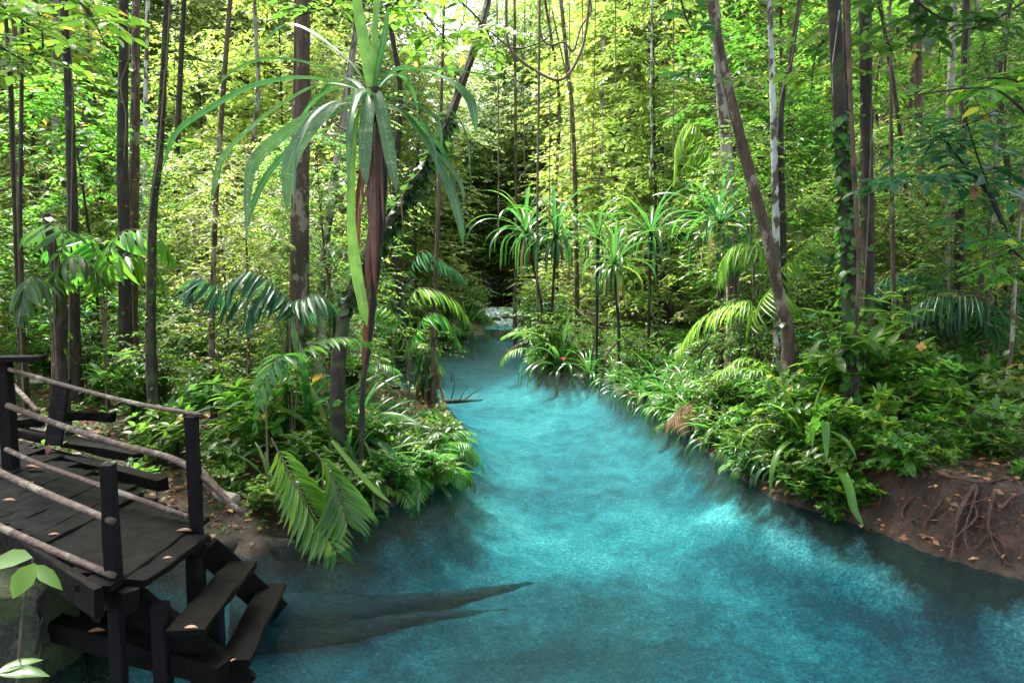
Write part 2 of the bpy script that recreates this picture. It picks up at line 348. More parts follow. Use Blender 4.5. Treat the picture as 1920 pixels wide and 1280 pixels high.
def axis(lo, hi, mid_lo, mid_hi, fine, coarse_n):
    return np.concatenate([lo + (mid_lo - lo) * (1 - np.linspace(1, 0, coarse_n, endpoint=False) ** 2), np.arange(mid_lo, mid_hi, fine),
                           mid_hi + (hi - mid_hi) * np.linspace(0, 1, coarse_n) ** 2])
xs = axis(-260, 260, -6, 7, .07, 40); ys = axis(-40, 420, 2.0, 16, .07, 70)
Xg, Yg = np.meshgrid(xs, ys); Zg = hz(Xg, Yg); Dg = sdist(Xg, Yg)
def gridmesh(X, Y, Z, mat, name, attrs=None):
    ny, nx = X.shape; g = Geo(); i = np.arange(ny - 1)[:, None] * nx; j = np.arange(nx - 1)[None]
    g.add(np.stack([X, Y, Z], -1).reshape(-1, 3), None, np.stack([i + j, i + j + 1, i + nx + j + 1, i + nx + j], -1).reshape(-1, 4))
    m = g.mesh(name, mat)
    for k, a in (attrs or {}).items():
        at = m.attributes.new(k, 'FLOAT', 'POINT'); at.data.foreach_set('value', a.astype(np.float32).ravel())
    return m
# pale sand bars (+) and weed beds (-) lying on the river bed
from mathutils import noise as mn
near_ = (Yg < 13) & (abs(Xg) < 6.5) & (Dg > -.6)
fn_ = np.zeros(Xg.shape)
for i_, j_ in zip(*np.nonzero(near_)):
    q_ = Vector((Xg[i_, j_] * 2.6, Yg[i_, j_] * 2.6, Zg[i_, j_] * 2.6)); fn_[i_, j_] = mn.fractal(q_, .8, 2.1, 5)
edge_ = np.clip((Dg + .5) / .5, 0, 1) * np.clip((13 - Yg) / 3, 0, 1)
Zg = Zg + np.clip(fn_, -1, 1) * .055 * edge_
Xg = Xg + np.clip(fn_, -1, 1) * .05 * edge_ * (Dg > -.2)
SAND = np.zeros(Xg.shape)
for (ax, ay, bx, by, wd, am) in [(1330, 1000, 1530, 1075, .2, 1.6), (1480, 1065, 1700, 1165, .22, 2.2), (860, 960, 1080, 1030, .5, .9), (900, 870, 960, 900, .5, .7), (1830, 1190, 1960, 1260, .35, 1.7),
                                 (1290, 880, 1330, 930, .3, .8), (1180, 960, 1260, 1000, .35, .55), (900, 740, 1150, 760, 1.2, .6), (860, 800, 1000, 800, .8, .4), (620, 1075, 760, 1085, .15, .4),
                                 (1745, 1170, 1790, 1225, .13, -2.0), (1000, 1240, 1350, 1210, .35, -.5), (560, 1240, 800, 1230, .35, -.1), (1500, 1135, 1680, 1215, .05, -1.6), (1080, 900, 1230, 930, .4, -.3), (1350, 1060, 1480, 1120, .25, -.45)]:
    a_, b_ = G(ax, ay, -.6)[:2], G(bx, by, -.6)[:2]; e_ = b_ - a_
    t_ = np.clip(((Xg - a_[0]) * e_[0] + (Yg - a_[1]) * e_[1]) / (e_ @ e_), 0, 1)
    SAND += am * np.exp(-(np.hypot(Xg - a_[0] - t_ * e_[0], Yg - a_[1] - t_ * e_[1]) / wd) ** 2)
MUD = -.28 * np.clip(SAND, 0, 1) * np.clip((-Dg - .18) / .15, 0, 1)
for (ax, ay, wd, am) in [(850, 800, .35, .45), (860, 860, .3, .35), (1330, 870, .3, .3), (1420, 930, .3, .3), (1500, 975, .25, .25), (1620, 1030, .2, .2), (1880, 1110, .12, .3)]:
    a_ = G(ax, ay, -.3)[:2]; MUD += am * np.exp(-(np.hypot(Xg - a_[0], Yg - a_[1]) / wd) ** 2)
m, nt, out = newmat('forest_floor_and_riverbed'); L = nt.links.new
g_ = N_(nt, 'ShaderNodeNewGeometry'); at = N_(nt, 'ShaderNodeAttribute'); at.attribute_name = 'shore'
pos = g_.outputs['Position']
soil_n = noise(nt, pos, 7, 9, .8, .5); soil_f = noise(nt, pos, 45, 5, .7); soil_p = noise(nt, pos, 1.3, 5, .6)
soil = ramp(nt, soil_n.outputs[0], [(.32, (.006, .003, .002)), (.48, (.022, .010, .005)), (.64, (.075, .032, .013)), (.8, (.2, .10, .045))]).outputs[0]
soil = mixc(nt, ramp(nt, soil_f.outputs[0], [(.56, (0, 0, 0)), (.62, (.8, .8, .8))]).outputs[0], soil, (.11, .06, .035))
soil = mixc(nt, ramp(nt, soil_p.outputs[0], [(.55, (0, 0, 0)), (.68, (.7, .7, .7))]).outputs[0], soil, (.025, .045, .01))
# bed: brown near the bank, pale mineral sand with patches of blue-green weed in the channel
bed_a = noise(nt, mapping(nt, pos, (1, .8, 1)), .75, 3, .5, .5); bed_b = noise(nt, mapping(nt, pos, (1, .8, 1)), 3.4, 5, .62, .4); bed_c = noise(nt, pos, 34, 5, .8); bed_v = noise(nt, pos, 11, 5, .7)
def madd(a, k, b, kb):
    n = N_(nt, 'ShaderNodeMath', operation='MULTIPLY_ADD'); L(a, n.inputs[0]); n.inputs[1].default_value = k
    n2 = N_(nt, 'ShaderNodeMath', operation='MULTIPLY'); L(b, n2.inputs[0]); n2.inputs[1].default_value = kb; L(n2.outputs[0], n.inputs[2]); return n.outputs[0]
bsum = madd(madd(bed_a.outputs[0], .3, bed_b.outputs[0], .5), 1.0, madd(bed_v.outputs[0], .5, bed_c.outputs[0], .6), .29)
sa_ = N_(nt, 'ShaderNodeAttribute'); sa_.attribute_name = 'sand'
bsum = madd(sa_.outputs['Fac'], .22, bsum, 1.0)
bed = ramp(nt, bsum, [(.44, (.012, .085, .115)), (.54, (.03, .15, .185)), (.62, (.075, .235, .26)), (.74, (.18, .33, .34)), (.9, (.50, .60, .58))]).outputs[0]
sp_n = noise(nt, pos, 42, 3, .7); sp_v = N_(nt, 'ShaderNodeTexVoronoi', Scale=17.0); L(pos, sp_v.inputs['Vector'])
bed = mixc(nt, 1.0, bed, ramp(nt, sp_n.outputs[0], [(.36, (.5, .6, .65)), (.5, (.95, .95, .95)), (.64, (1.9, 1.6, 1.5))]).outputs[0], 'MULTIPLY')
bed = mixc(nt, 1.0, bed, ramp(nt, sp_v.outputs['Distance'], [(.0, (1.7, 1.5, 1.45)), (.12, (1.25, 1.2, 1.2)), (.3, (.95, .95, .95)), (.7, (.7, .78, .8))]).outputs[0], 'MULTIPLY')
sub_n = noise(nt, pos, 4, 6, .65)
sub = ramp(nt, sub_n.outputs[0], [(.3, (.012, .009, .005)), (.55, (.04, .028, .014)), (.78, (.12, .09, .055))]).outputs[0]
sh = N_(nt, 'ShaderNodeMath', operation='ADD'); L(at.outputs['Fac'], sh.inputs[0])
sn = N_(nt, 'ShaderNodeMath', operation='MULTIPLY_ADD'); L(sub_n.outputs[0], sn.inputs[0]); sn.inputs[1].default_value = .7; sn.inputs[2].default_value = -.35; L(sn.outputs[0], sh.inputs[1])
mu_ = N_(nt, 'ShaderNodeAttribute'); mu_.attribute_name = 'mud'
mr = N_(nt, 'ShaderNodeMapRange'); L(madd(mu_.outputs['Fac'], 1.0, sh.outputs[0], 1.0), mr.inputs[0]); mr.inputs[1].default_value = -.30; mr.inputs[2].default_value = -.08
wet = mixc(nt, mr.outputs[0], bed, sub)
ml = N_(nt, 'ShaderNodeMapRange'); L(at.outputs['Fac'], ml.inputs[0]); ml.inputs[1].default_value = -.05; ml.inputs[2].default_value = .12
col = mixc(nt, ml.outputs[0], wet, soil)
pb = N_(nt, 'ShaderNodeBsdfPrincipled'); L(col, pb.inputs['Base Color']); pb.inputs['Roughness'].default_value = .55
bp = N_(nt, 'ShaderNodeBump'); bp.inputs['Strength'].default_value = .8; bp.inputs['Distance'].default_value = .05
L(madd(soil_n.outputs[0], 1.0, soil_f.outputs[0], .35), bp.inputs['Height']); L(bp.outputs[0], pb.inputs['Normal']); L(pb.outputs[0], out.inputs[0])
M['ground'] = m
rr_ = np.random.default_rng(77)
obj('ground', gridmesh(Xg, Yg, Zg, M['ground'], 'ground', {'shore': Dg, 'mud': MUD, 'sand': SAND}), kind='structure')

# water: flat sheet over the channel, sinking into the banks
m, nt, out = newmat('river_water'); L = nt.links.new
g_ = N_(nt, 'ShaderNodeNewGeometry'); pos = g_.outputs['Position']
r1 = noise(nt, mapping(nt, pos, (1.0, 2.2, 1)), 7, 5, .65, .5); r2 = noise(nt, mapping(nt, pos, (1, 2.4, 1)), 22, 3, .6, .3)
bp = N_(nt, 'ShaderNodeBump'); bp.inputs['Strength'].default_value = .9; bp.inputs['Distance'].default_value = .07
mm = N_(nt, 'ShaderNodeMath', operation='MULTIPLY_ADD'); L(r2.outputs[0], mm.inputs[0]); mm.inputs[1].default_value = .3; L(r1.outputs[0], mm.inputs[2])
L(mm.outputs[0], bp.inputs['Height'])
fr = N_(nt, 'ShaderNodeFresnel', IOR=1.27); L(bp.outputs[0], fr.inputs['Normal'])
gl = N_(nt, 'ShaderNodeBsdfGlossy'); gl.inputs['Roughness'].default_value = .09; L(bp.outputs[0], gl.inputs['Normal'])
tp = N_(nt, 'ShaderNodeBsdfTransparent'); tp.inputs['Color'].default_value = (.40, .87, .93, 1)
mx = N_(nt, 'ShaderNodeMixShader'); L(fr.outputs[0], mx.inputs[0]); L(tp.outputs[0], mx.inputs[1]); L(gl.outputs[0], mx.inputs[2]); L(mx.outputs[0], out.inputs[0])
M['water'] = m
wx = np.linspace(-9, 9, 40); wy = np.linspace(-6, 45, 120); WX, WY = np.meshgrid(wx, wy)
def wz(y): return np.clip((y - 35.5) / 3.5, 0, 1) ** 1.5 * .38
obj('water', gridmesh(WX, WY, wz(WY), M['water'], 'water'), kind='structure')
# ------------------------------------------------------------------ plant builders (each returns a list of (part name, mesh))
def sprays(g, P0, D, L, nl, ll, lw, rng, ang=52, droop=.25, hi=False, twig=None, tw=.004):
    P0 = np.asarray(P0, float); D = nrm(D); S = len(P0); up = np.array([0, 0, 1.])
    lat = nrm(np.cross(D, up) + 1e-4); L = np.broadcast_to(L, (S,))
    Pp, DD, NN, LL = [], [], [], []
    for j in range(nl):
        t = (j + 1) / nl; p = P0 + D * (L * t)[:, None]; p[:, 2] -= droop * L * t * t
        side = -1 if j % 2 else 1
        a = R(0 if j == nl - 1 else ang) + rng.normal(0, .18, S)
        d = D * np.cos(a)[:, None] + lat * (side * np.sin(a))[:, None]; d[:, 2] -= droop * (.5 + t) * rng.uniform(.4, 1.6, S)
        Pp.append(p); DD.append(d); NN.append(up + rng.normal(0, .3, (S, 3))); LL.append(ll * rng.uniform(.5, 1.4, S) * (1 - .25 * abs(t - .5)))
    Pp = np.concatenate(Pp); DD = np.concatenate(DD); NN = np.concatenate(NN); LL = np.concatenate(LL)
    leaves(g, Pp, DD, NN, LL, LL * lw, hi)
    if twig is not None:
        for s in range(S):
            e = P0[s] + D[s] * L[s]; mid = (P0[s] + e) / 2 - [0, 0, droop * L[s] * .25]; e = e - np.array([0, 0, droop * L[s]])
            tube(twig, [P0[s], mid, e], [tw, tw * .5], 3, 4, cap=False)

def make_tree(seed, H, h0, Rr, nlimb, spl, ll, lw, bark, leaf, r0=.07, nl=9, sl=.5, shape='oval', hi=False, droop=.25, lean=.3, tw=False):
    """A trunk with limbs, and sprays of leaves held along the limbs."""
    rng = np.random.default_rng(seed); tg, cg = Geo(), Geo()
    lx, ly = rng.normal(0, lean, 2)
    tp = np.array([[0, 0, -.3], [lx * .2 + rng.normal(0, .05), ly * .2, H * .3], [lx * .6, ly * .6 + rng.normal(0, .06), H * .65], [lx, ly, H]])
    c = tube(tg, tp, [r0 * 1.25, r0, r0 * .75, r0 * .25], 7, 14, .05, rng)
    SP0, SD = [], []
    for i in range(nlimb):
        f = (i + rng.uniform(0, .8)) / nlimb; h = h0 + (H - h0) * f
        az = i * 2.4 + rng.normal(0, .4)
        pr = {'oval': math.sin(math.pi * (.12 + .85 * f)) ** .7, 'cone': 1.05 - .75 * f, 'flat': .35 + .75 * f, 'col': .8 + .2 * math.sin(7 * f)}[shape]
        Ln = Rr * pr * rng.uniform(.6, 1.15); el = rng.uniform(.05, .75)
        k = h / H * 13; b = c[min(int(k) + 0, 13)]; b = np.array([b[0], b[1], h])
        d = np.array([math.cos(az) * math.cos(el), math.sin(az) * math.cos(el), math.sin(el)])
        e = b + d * Ln; mid = b + d * Ln * .5 + np.array([0, 0, .08 * Ln]); e[2] -= .22 * Ln
        lr = max(.006, r0 * .35 * (1 - f * .5))
        lc = tube(tg, [b, mid, e], [lr, lr * .3], 4, 6, cap=False)
        for s in range(spl):
            t = rng.uniform(.25, 1.0) ** .75; q = lc[min(int(t * 5.99), 5)] + rng.normal(0, .07 * Rr, 3)
            SP0.append(q); a2 = az + rng.normal(0, 1.0); SD.append([math.cos(a2), math.sin(a2), rng.normal(.1, .35)])
    sprays(cg, SP0, SD, sl * rng.uniform(.6, 1.3, len(SP0)), nl, ll, lw, rng, droop=droop, hi=hi, twig=tg if tw else None, tw=.005)
    return [('trunk', tg.mesh('trunk', M[bark])), ('crown', cg.mesh('crown', M[leaf]))]

def make_shrub(seed, H, n_stem, per, ll, lw, leaf, bark='bark_dark', spread=.5, whorl=6, hi=True, mode='whorl'):
    rng = np.random.default_rng(seed); sg, cg = Geo(), Geo(); W = []
    SP0, SD = [], []
    for i in range(n_stem):
        az = rng.uniform(0, 6.28); h = H * rng.uniform(.55, 1.05); o = spread * rng.uniform(.3, 1)
        e = np.array([math.cos(az) * o, math.sin(az) * o, h]); b = np.array([math.cos(az), math.sin(az), 0]) * .05
        c = tube(sg, [b - [0, 0, .1], b * 1.5 + [0, 0, h * .5], e], [.006 + .004 * H, .003], 5, 8, cap=False)
        for k in range(per):
            t = rng.uniform(.3, 1); q = c[min(int(t * 7.99), 7)]; a2 = rng.uniform(0, 6.28); Lb = rng.uniform(.1, .4) * spread * 1.3
            e2 = q + np.array([math.cos(a2), math.sin(a2), rng.uniform(.1, .6)]) * Lb
            tube(sg, [q, (q + e2) / 2 + [0, 0, .02], e2], [.004, .002], 3, 4, cap=False)
            W.append(e2); SP0.append(q); SD.append(e2 - q)
    W = np.array(W)
    if mode == 'whorl':
        for j in range(whorl):
            a = j * 6.28 / whorl + rng.uniform(0, 1.2, len(W)); el = rng.normal(.05, .28, len(W)) + (.5 if j >= whorl - 2 else 0)
            D = np.stack([np.cos(a) * np.cos(el), np.sin(a) * np.cos(el), np.sin(el)], 1)
            Ls = ll * rng.uniform(.6, 1.2, len(W)); leaves(cg, W, D, np.array([0, 0, 1.]) + rng.normal(0, .22, (len(W), 3)), Ls, Ls * lw, hi)
    else:
        sprays(cg, SP0, SD, spread * rng.uniform(.5, 1.1, len(SP0)), whorl, ll, lw, rng, hi=hi, twig=sg, droop=.35)
    return [('stem', sg.mesh('stem', M[bark])), ('foliage', cg.mesh('foliage', M[leaf]))]

def strap_path(az, L, e0, curl, rng, n=9, p0=(0, 0, 0)):
    p = np.array(p0, float); e = e0; pts = [p.copy()]; st = L / (n - 1); a = az
    for k in range(n - 1):
        p = p + np.array([math.cos(a) * math.cos(e), math.sin(a) * math.cos(e), math.sin(e)]) * st; pts.append(p.copy())
        e -= curl * (.45 + 1.3 * k / n) / (n - 1) * 2; e = max(e, -1.5); a += rng.normal(0, .05)
    return np.array(pts)
def make_strap(seed, n, L, w, mat='strap', stem=0.0, e_lo=.1, e_hi=1.45, curl=1.4, stem_lean=(0, 0), dead=0, sr=.035, roots=0):
    rng = np.random.default_rng(seed); lg, sg, dg = Geo(), Geo(), Geo(); out = []
    top = np.array([stem_lean[0], stem_lean[1], stem])
    for i in range(n):
        f = i / (n - 1); e0 = e_hi + (e_lo - e_hi) * f ** .8 + rng.normal(0, .1); az = i * 2.39996 + rng.normal(0, .2)
        Li = L * (.55 + .45 * math.sin(math.pi * min(1, .25 + f * .8))) * rng.uniform(.75, 1.15)
        b = top + np.array([math.cos(az), math.sin(az), 0]) * w * .4 - [0, 0, f * min(.12, .3 * stem + .02)]
        pts = strap_path(az, Li, e0, curl * rng.uniform(.7, 1.3) * (.35 + .8 * f), rng, p0=b)
        ribbon(lg, pts, w * rng.uniform(.8, 1.15), wd0=(-math.sin(az), math.cos(az), 0), wd1=(-math.sin(az + rng.normal(0, .5)), math.cos(az + rng.normal(0, .5)), rng.normal(0, .3)), n=12, fold=.3)
    out.append(('leaves', lg.mesh('leaves', M[mat])))
    if stem > 0:
        tube(sg, [[0, 0, -.2], [stem_lean[0] * .1, stem_lean[1] * .1, stem * .4], [stem_lean[0] * .7, stem_lean[1] * .7, stem * .8], top], [sr, sr * .9, sr, sr * 1.2], 8, 16, .08, rng)
        for k in range(roots):
            a = rng.uniform(0, 6.28); h = rng.uniform(.2, .5) * stem
            tube(sg, [[stem_lean[0] * .1, stem_lean[1] * .1, h], [math.cos(a) * h * .4, math.sin(a) * h * .4, h * .6], [math.cos(a) * h * .55, math.sin(a) * h * .55, -.2]], [.014, .01], 5, 8, cap=False)
        out.insert(0, ('stem', sg.mesh('stem', M['bark_dark'])))
    if dead:
        for k in range(dead):
            az = rng.uniform(0, 6.28); pts = strap_path(az, L * rng.uniform(.4, .75), -.7, 1.2, rng, p0=top - [0, 0, .08])
            ribbon(dg, pts, w * .8, n=10, fold=.5)
        out.append(('dead_leaves', dg.mesh('dead_leaves', M['dead'])))
    return out

def frond(lg, rg, pts, ll, n=26, lw=.11, rng=None, rad=.009, droop=.35, ang=(75, 35), up=(0, 0, 1), start=.22):
    """One feather frond: a midrib along pts with leaflets in two rows."""
    c = crom(pts, n); T = nrm(np.gradient(c, axis=0)); S = nrm(np.cross(T, np.asarray(up, float))); U = np.cross(S, T)
    tube(rg, c, [rad, rad * .3], 5, n, cap=False)
    k0 = int(n * start); idx = np.arange(k0, n); s = (idx - k0) / max(1, (n - 1 - k0))
    prof = np.sin(math.pi * (.18 + .74 * s)) ** .6
    for side in (-1, 1):
        a = np.radians(ang[0] + (ang[1] - ang[0]) * s) + rng.normal(0, .05, len(idx))
        d = T[idx] * np.cos(a)[:, None] + S[idx] * (side * np.sin(a))[:, None] + U[idx] * .12
        d[:, 2] -= droop * rng.uniform(.7, 1.4, len(idx))
        Ls = ll * prof * rng.uniform(.85, 1.1, len(idx))
        leaves(lg, c[idx], d, U[idx] + rng.normal(0, .12, (len(idx), 3)), Ls, ll * lw * (.6 + .4 * prof), True)
def make_palm(seed, nf, L, ll, stem=0.0, mat='palm', lw=.11, n=26, e_lo=.3, e_hi=1.3, curl=1.3, droop=.35):
    rng = np.random.default_rng(seed); lg, rg = Geo(), Geo()
    for i in range(nf):
        az = i * 2.4 + rng.normal(0, .3); e0 = e_hi + (e_lo - e_hi) * i / max(1, nf - 1)
        pts = strap_path(az, L * rng.uniform(.75, 1.1), e0, curl * rng.uniform(.7, 1.2), rng, 7, (0, 0, stem))
        frond(lg, rg, pts, ll, n, lw, rng, droop=droop)
    if stem > 0: tube(rg, [[0, 0, -.2], [.03, .02, stem * .5], [0, 0, stem]], [.04, .03, .035], 7, 10, .06, rng)
    return [('stem', rg.mesh('stem', M['bark_dark' if stem > 0 else 'liana'])), ('fronds', lg.mesh('fronds', M[mat]))]

# ------------------------------------------------------------------ names for places, so each label can point
MARKS = [(15, 'the left edge'), (122, 'the dark slim trunk'), (240, 'the double dark trunk'), (295, 'the bent mossy trunk'), (405, 'the thin brown trunk'),
         (565, 'the thick trunk'), (700, 'the big pandanus'), (820, 'the reddish stem'), (940, 'the white rapids'), (1008, 'the pale liana'),
         (1135, 'the middle pandanus'), (1225, 'the white liana'), (1320, 'the tallest pandanus'), (1420, 'the leaning trunk'), (1455, 'the white trunk'),
         (1585, 'the mossy pair'), (1625, 'the black trunk'), (1722, 'the reddish trunk'), (1900, 'the right edge')]
def where(p):
    px, py = proj(p); k = min(MARKS, key=lambda m_: abs(m_[0] - px)); d = px - k[0]
    return ('beside ' if abs(d) < 22 else 'right of ' if d > 0 else 'left of ') + k[1]
SIZE = lambda s: 'small' if s < .85 else 'mid-sized' if s < 1.12 else 'large'
_seen = {}
def spawn(name, parts, loc, rotz, scale, label, cat, group=None):
    """One plant or tree: an empty at its base that carries its parts (meshes are shared between repeats)."""
    t = thing(name, label, cat, tuple(loc), rotz, scale, group)
    for pn, me in parts: obj(pn, me, t)
    return t
RG = np.random.default_rng(11); rnd = RG.uniform

# ------------------------------------------------------------------ the wooden boardwalk and its steps
wr = np.random.default_rng(5)
ZD = .70
A1 = G(212, 1088, ZD); A2 = G(362, 985, ZD)                   # feet of the two front posts
Wd = np.array([-.79, .61, 0.]); Ad = nrm(A2 - A1)
deck = thing('boardwalk', 'dark wet plank boardwalk at the lower left with steps into the water', 'boardwalk', (0, 0, 0))
wid = np.linalg.norm(A2 - A1)
k = 0; s = -.02
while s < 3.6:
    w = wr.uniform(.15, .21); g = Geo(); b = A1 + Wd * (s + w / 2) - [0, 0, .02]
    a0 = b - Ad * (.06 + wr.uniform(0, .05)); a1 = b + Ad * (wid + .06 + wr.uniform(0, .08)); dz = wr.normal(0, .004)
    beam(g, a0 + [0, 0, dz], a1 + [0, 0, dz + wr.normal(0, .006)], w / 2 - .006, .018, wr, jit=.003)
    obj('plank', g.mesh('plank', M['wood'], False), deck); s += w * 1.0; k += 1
for off in (.05, wid - .05):
    g = Geo(); p = A1 + Ad * off - [0, 0, .10]
    beam(g, p - Wd * .12, p + Wd * 3.7, .04, .055, wr); obj('joist', g.mesh('joist', M['wood'], False), deck)
g = Geo(); beam(g, A1 + Wd * -.02 - Ad * .12 - [0, 0, .05], A1 + Wd * 2.4 - Ad * .16 - [0, 0, .05], .022, .075, wr); obj('fascia_board', g.mesh('fascia_board', M['wood'], False), deck)
def quadplank(nm, q, z, th=.02):                             # a step board through four photo corners on a height
    c = [G(*p_, z) for p_ in q]; g = Geo(); n = 7
    a = (c[0] + c[1]) / 2; b = (c[2] + c[3]) / 2; w = (np.linalg.norm(c[0] - c[1]) + np.linalg.norm(c[2] - c[3])) / 4
    beam(g, a, b, w * .95, th, wr, jit=.004); obj(nm, g.mesh(nm, M['wood'], False), deck)
quadplank('step_board', [(338, 1002), (388, 1012), (272, 1098), (205, 1085)], .67)
quadplank('step_board', [(432, 1052), (478, 1064), (372, 1192), (320, 1180)], .42)
quadplank('step_board', [(490, 1098), (536, 1098), (468, 1248), (405, 1240)], .17)
for pts in ([P(385, 1010, 4.05), P(520, 1125, 4.35)], [P(232, 1092, 3.42), P(462, 1262, 3.45)]):
    g = Geo(); d = nrm(pts[1] - pts[0]); beam(g, pts[0] - [0, 0, .06], pts[1] - [0, 0, .08], .025, .08, wr); obj('stringer', g.mesh('stringer', M['wood'], False), deck)
def post(nm, px, ptop, d, zb, w, mat='wood_post', par=deck, ox=0):
    t = P(px, ptop, d); g = Geo(); beam(g, [t[0] + ox, t[1], zb], t, w / 2, w / 2, wr, up=(0, 1, 0), seg=12, jit=.002); return obj(nm, g.mesh(nm, M[mat], False), par)
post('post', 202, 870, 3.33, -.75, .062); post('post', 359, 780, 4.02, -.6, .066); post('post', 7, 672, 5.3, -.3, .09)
g = Geo(); c = P(20, 672, 5.3); box(g, c, (.22, .03, .0), (-.02, .1, 0), (0, 0, .02), wr, .004); obj('post_cap', g.mesh('post_cap', M['wood_post'], False), deck)
for px, pt, d in ((363, 1035, 3.95), (404, 1140, 3.75), (300, 1130, 3.4), (150, 1110, 3.9), (60, 1120, 4.6)):
    post('support_post', px, pt, d, -.7, .075)
g = Geo(); beam(g, P(45, 1160, 3.7), P(420, 1262, 3.35), .05, .06, wr); obj('cross_beam', g.mesh('cross_beam', M['wood'], False), deck)
g = Geo(); beam(g, P(200, 1160, 3.9), P(335, 1235, 3.6), .04, .06, wr); obj('cross_beam', g.mesh('cross_beam', M['wood'], False), deck)
def rail(nm, pts, r, mat='pole', par=deck):
    g = Geo(); tube(g, pts, [r * 1.1, r, r * .85], 9, 26, .05, wr); return obj(nm, g.mesh(nm, M[mat]), par)
rail('handrail', [P(-60, 858, 4.35), P(80, 922, 3.85), P(212, 977, 3.28)], .021)
rail('handrail', [P(-60, 960, 4.05), P(90, 1028, 3.6), P(213, 1079, 3.28)], .021)
rail('handrail', [P(18, 692, 5.25), P(120, 722, 4.95), P(250, 755, 4.4), P(378, 778, 4.0)], .016)
rail('handrail', [P(15, 760, 5.2), P(100, 792, 4.95), P(220, 832, 4.5), P(345, 870, 4.1), P(455, 964, 3.98)], .022)
rail('handrail', [P(12, 842, 5.15), P(70, 868, 4.9), P(210, 918, 4.4), P(352, 968, 4.06)], .019)
def solo(nm, label, cat, g, mat, group=None, smooth=True, **kw):
    o = thing(nm, label, cat, (0, 0, 0), group=group, mesh=g.mesh(nm, M[mat], smooth)); return o
g = Geo(); tube(g, [P(372, 882, 4.35), P(410, 925, 4.25), P(443, 938, 4.2)], [.035, .04], 9, 16, .05, wr); solo('cut_pole', 'thick pale cut pole lying on the bank behind the front post', 'pole', g, 'pole')
g = Geo(); tube(g, [P(15, 712, 5.9), P(42, 740, 5.7), P(72, 772, 5.5)], [.02, .018], 8, 12, .05, wr); solo('brace_pole', 'short brown pole slanting down beside the leftmost railing post', 'pole', g, 'pole')
g = Geo(); beam(g, P(100, 835, 6.1), P(116, 712, 6.3), .075, .02, wr, up=(0, 1, 0), seg=14, jit=.004); solo('leaning_board', 'wide dark board standing aslant behind the railing', 'board', g, 'wood_post', smooth=False)
for i, (a, b, d0, d1, hh_) in enumerate([((-40, 822), (305, 908), 6.5, 5.5, .05), ((120, 825), (230, 850), 6.6, 6.4, .04), ((-30, 795), (80, 790), 6.9, 7.0, .045), ((120, 778), (215, 782), 7.2, 7.3, .045), ((-40, 795), (260, 858), 6.8, 6.1, .04)]):
    g = Geo(); beam(g, P(*a, d0), P(*b, d1), .055, hh_, wr, jit=.008)
    solo('old_beam', ['lowest and longest fallen black beam behind the railing', 'short fallen beam lying across the long beams', 'fallen beam reaching from the leaning board', 'topmost fallen beam under the bushes', 'second long fallen beam above the lowest one'][i], 'beam', g, 'wood', 'fallen beams of the old walkway', False)
g = Geo()
for i_ in range(22):
    z = -.6 + i_ * .085; pass
n_ = 16; uu = np.linspace(0, 1, n_); bw = P(-20, 1120, 3.1)
X_, Z_ = np.meshgrid(np.linspace(-.55, .14, n_), np.linspace(-.8, .5, 24)); nz_ = wr.normal(0, .012, X_.shape) + .02 * wav(X_ * 9, Z_ * 9, 1, 9)
i = np.arange(23)[:, None] * n_; j = np.arange(n_ - 1)[None]; F_ = np.stack([i + j, i + j + 1, i + n_ + j + 1, i + n_ + j], -1).reshape(-1, 4)
cx_, cy_ = P(20, 1150, 3.5)[:2]
g.add(np.stack([cx_ + X_, cy_ + nz_, Z_], -1).reshape(-1, 3), None, F_)
g.add(np.stack([cx_ + .14 + nz_, cy_ + (X_ + .55), Z_], -1).reshape(-1, 3), None, F_)
box(g, [cx_ - .2, cy_ + .36, -.15], (.33, 0, 0), (0, .34, 0), (0, 0, .64))
M['moss_block'] = barkmat('mossy_concrete', (.012, .012, .008), (.03, .03, .02), (.07, .07, .045), moss=.55, zs=1, sc=22)
solo('concrete_pier', 'rough mossy concrete block under the boardwalk at the lower left corner', 'pier', g, 'moss_block')

# ------------------------------------------------------------------ fallen wood, roots
def onbed(px, py, r):
    z = -.5
    for _ in range(8): q = G(px, py, z); z = .5 * z + .5 * (hh(q[0], q[1]) + r * .2)
    return G(px, py, z)
g = Geo(); tube(g, [onbed(x, y, r) for x, y, r in [(430, 1165, .7), (560, 1150, .75), (700, 1142, .5), (860, 1122, .1), (1000, 1100, -.25)]], [.16, .15, .12, .07, .05], 12, 40, .08, wr)
tube(g, [onbed(x, y, r) for x, y, r in [(470, 1195, .4), (640, 1182, .35), (800, 1158, .05), (950, 1150, -.2)]], [.12, .10, .05, .04], 10, 30, .1, wr)
M['sunk'] = barkmat('waterlogged_wood', (.002, .018, .024), (.005, .032, .042), (.012, .06, .075), zs=1, sc=6)
solo('sunken_log', 'long dark forked log lying under water off the steps', 'log', g, 'sunk')
g = Geo(); tube(g, [G(400, 1030, .0), G(520, 1030, -.06), G(620, 1046, -.2), G(680, 1050, -.35)], [.12, .1, .06, .02], 10, 20, .1, wr); solo('half_sunk_log', 'dark log half under water below the trailing fronds', 'log', g, 'bark_dark')
g = Geo(); tube(g, [G(950, 662, .12), G(975, 648, .35), G(1003, 636, .55)], [.05, .07, .08], 8, 14, .1, wr); tube(g, [G(958, 660, .2), G(945, 655, .25), G(930, 658, .2)], [.02, .008], 5, 8)
solo('fallen_log', 'pale broken log slanting into the stream from the far bank', 'log', g, 'pole')
g = Geo(); tube(g, [G(700, 745, .1), G(790, 752, .06), G(860, 752, .02), G(905, 750, -.05)], [.05, .05, .035, .01], 8, 18, .1, wr)
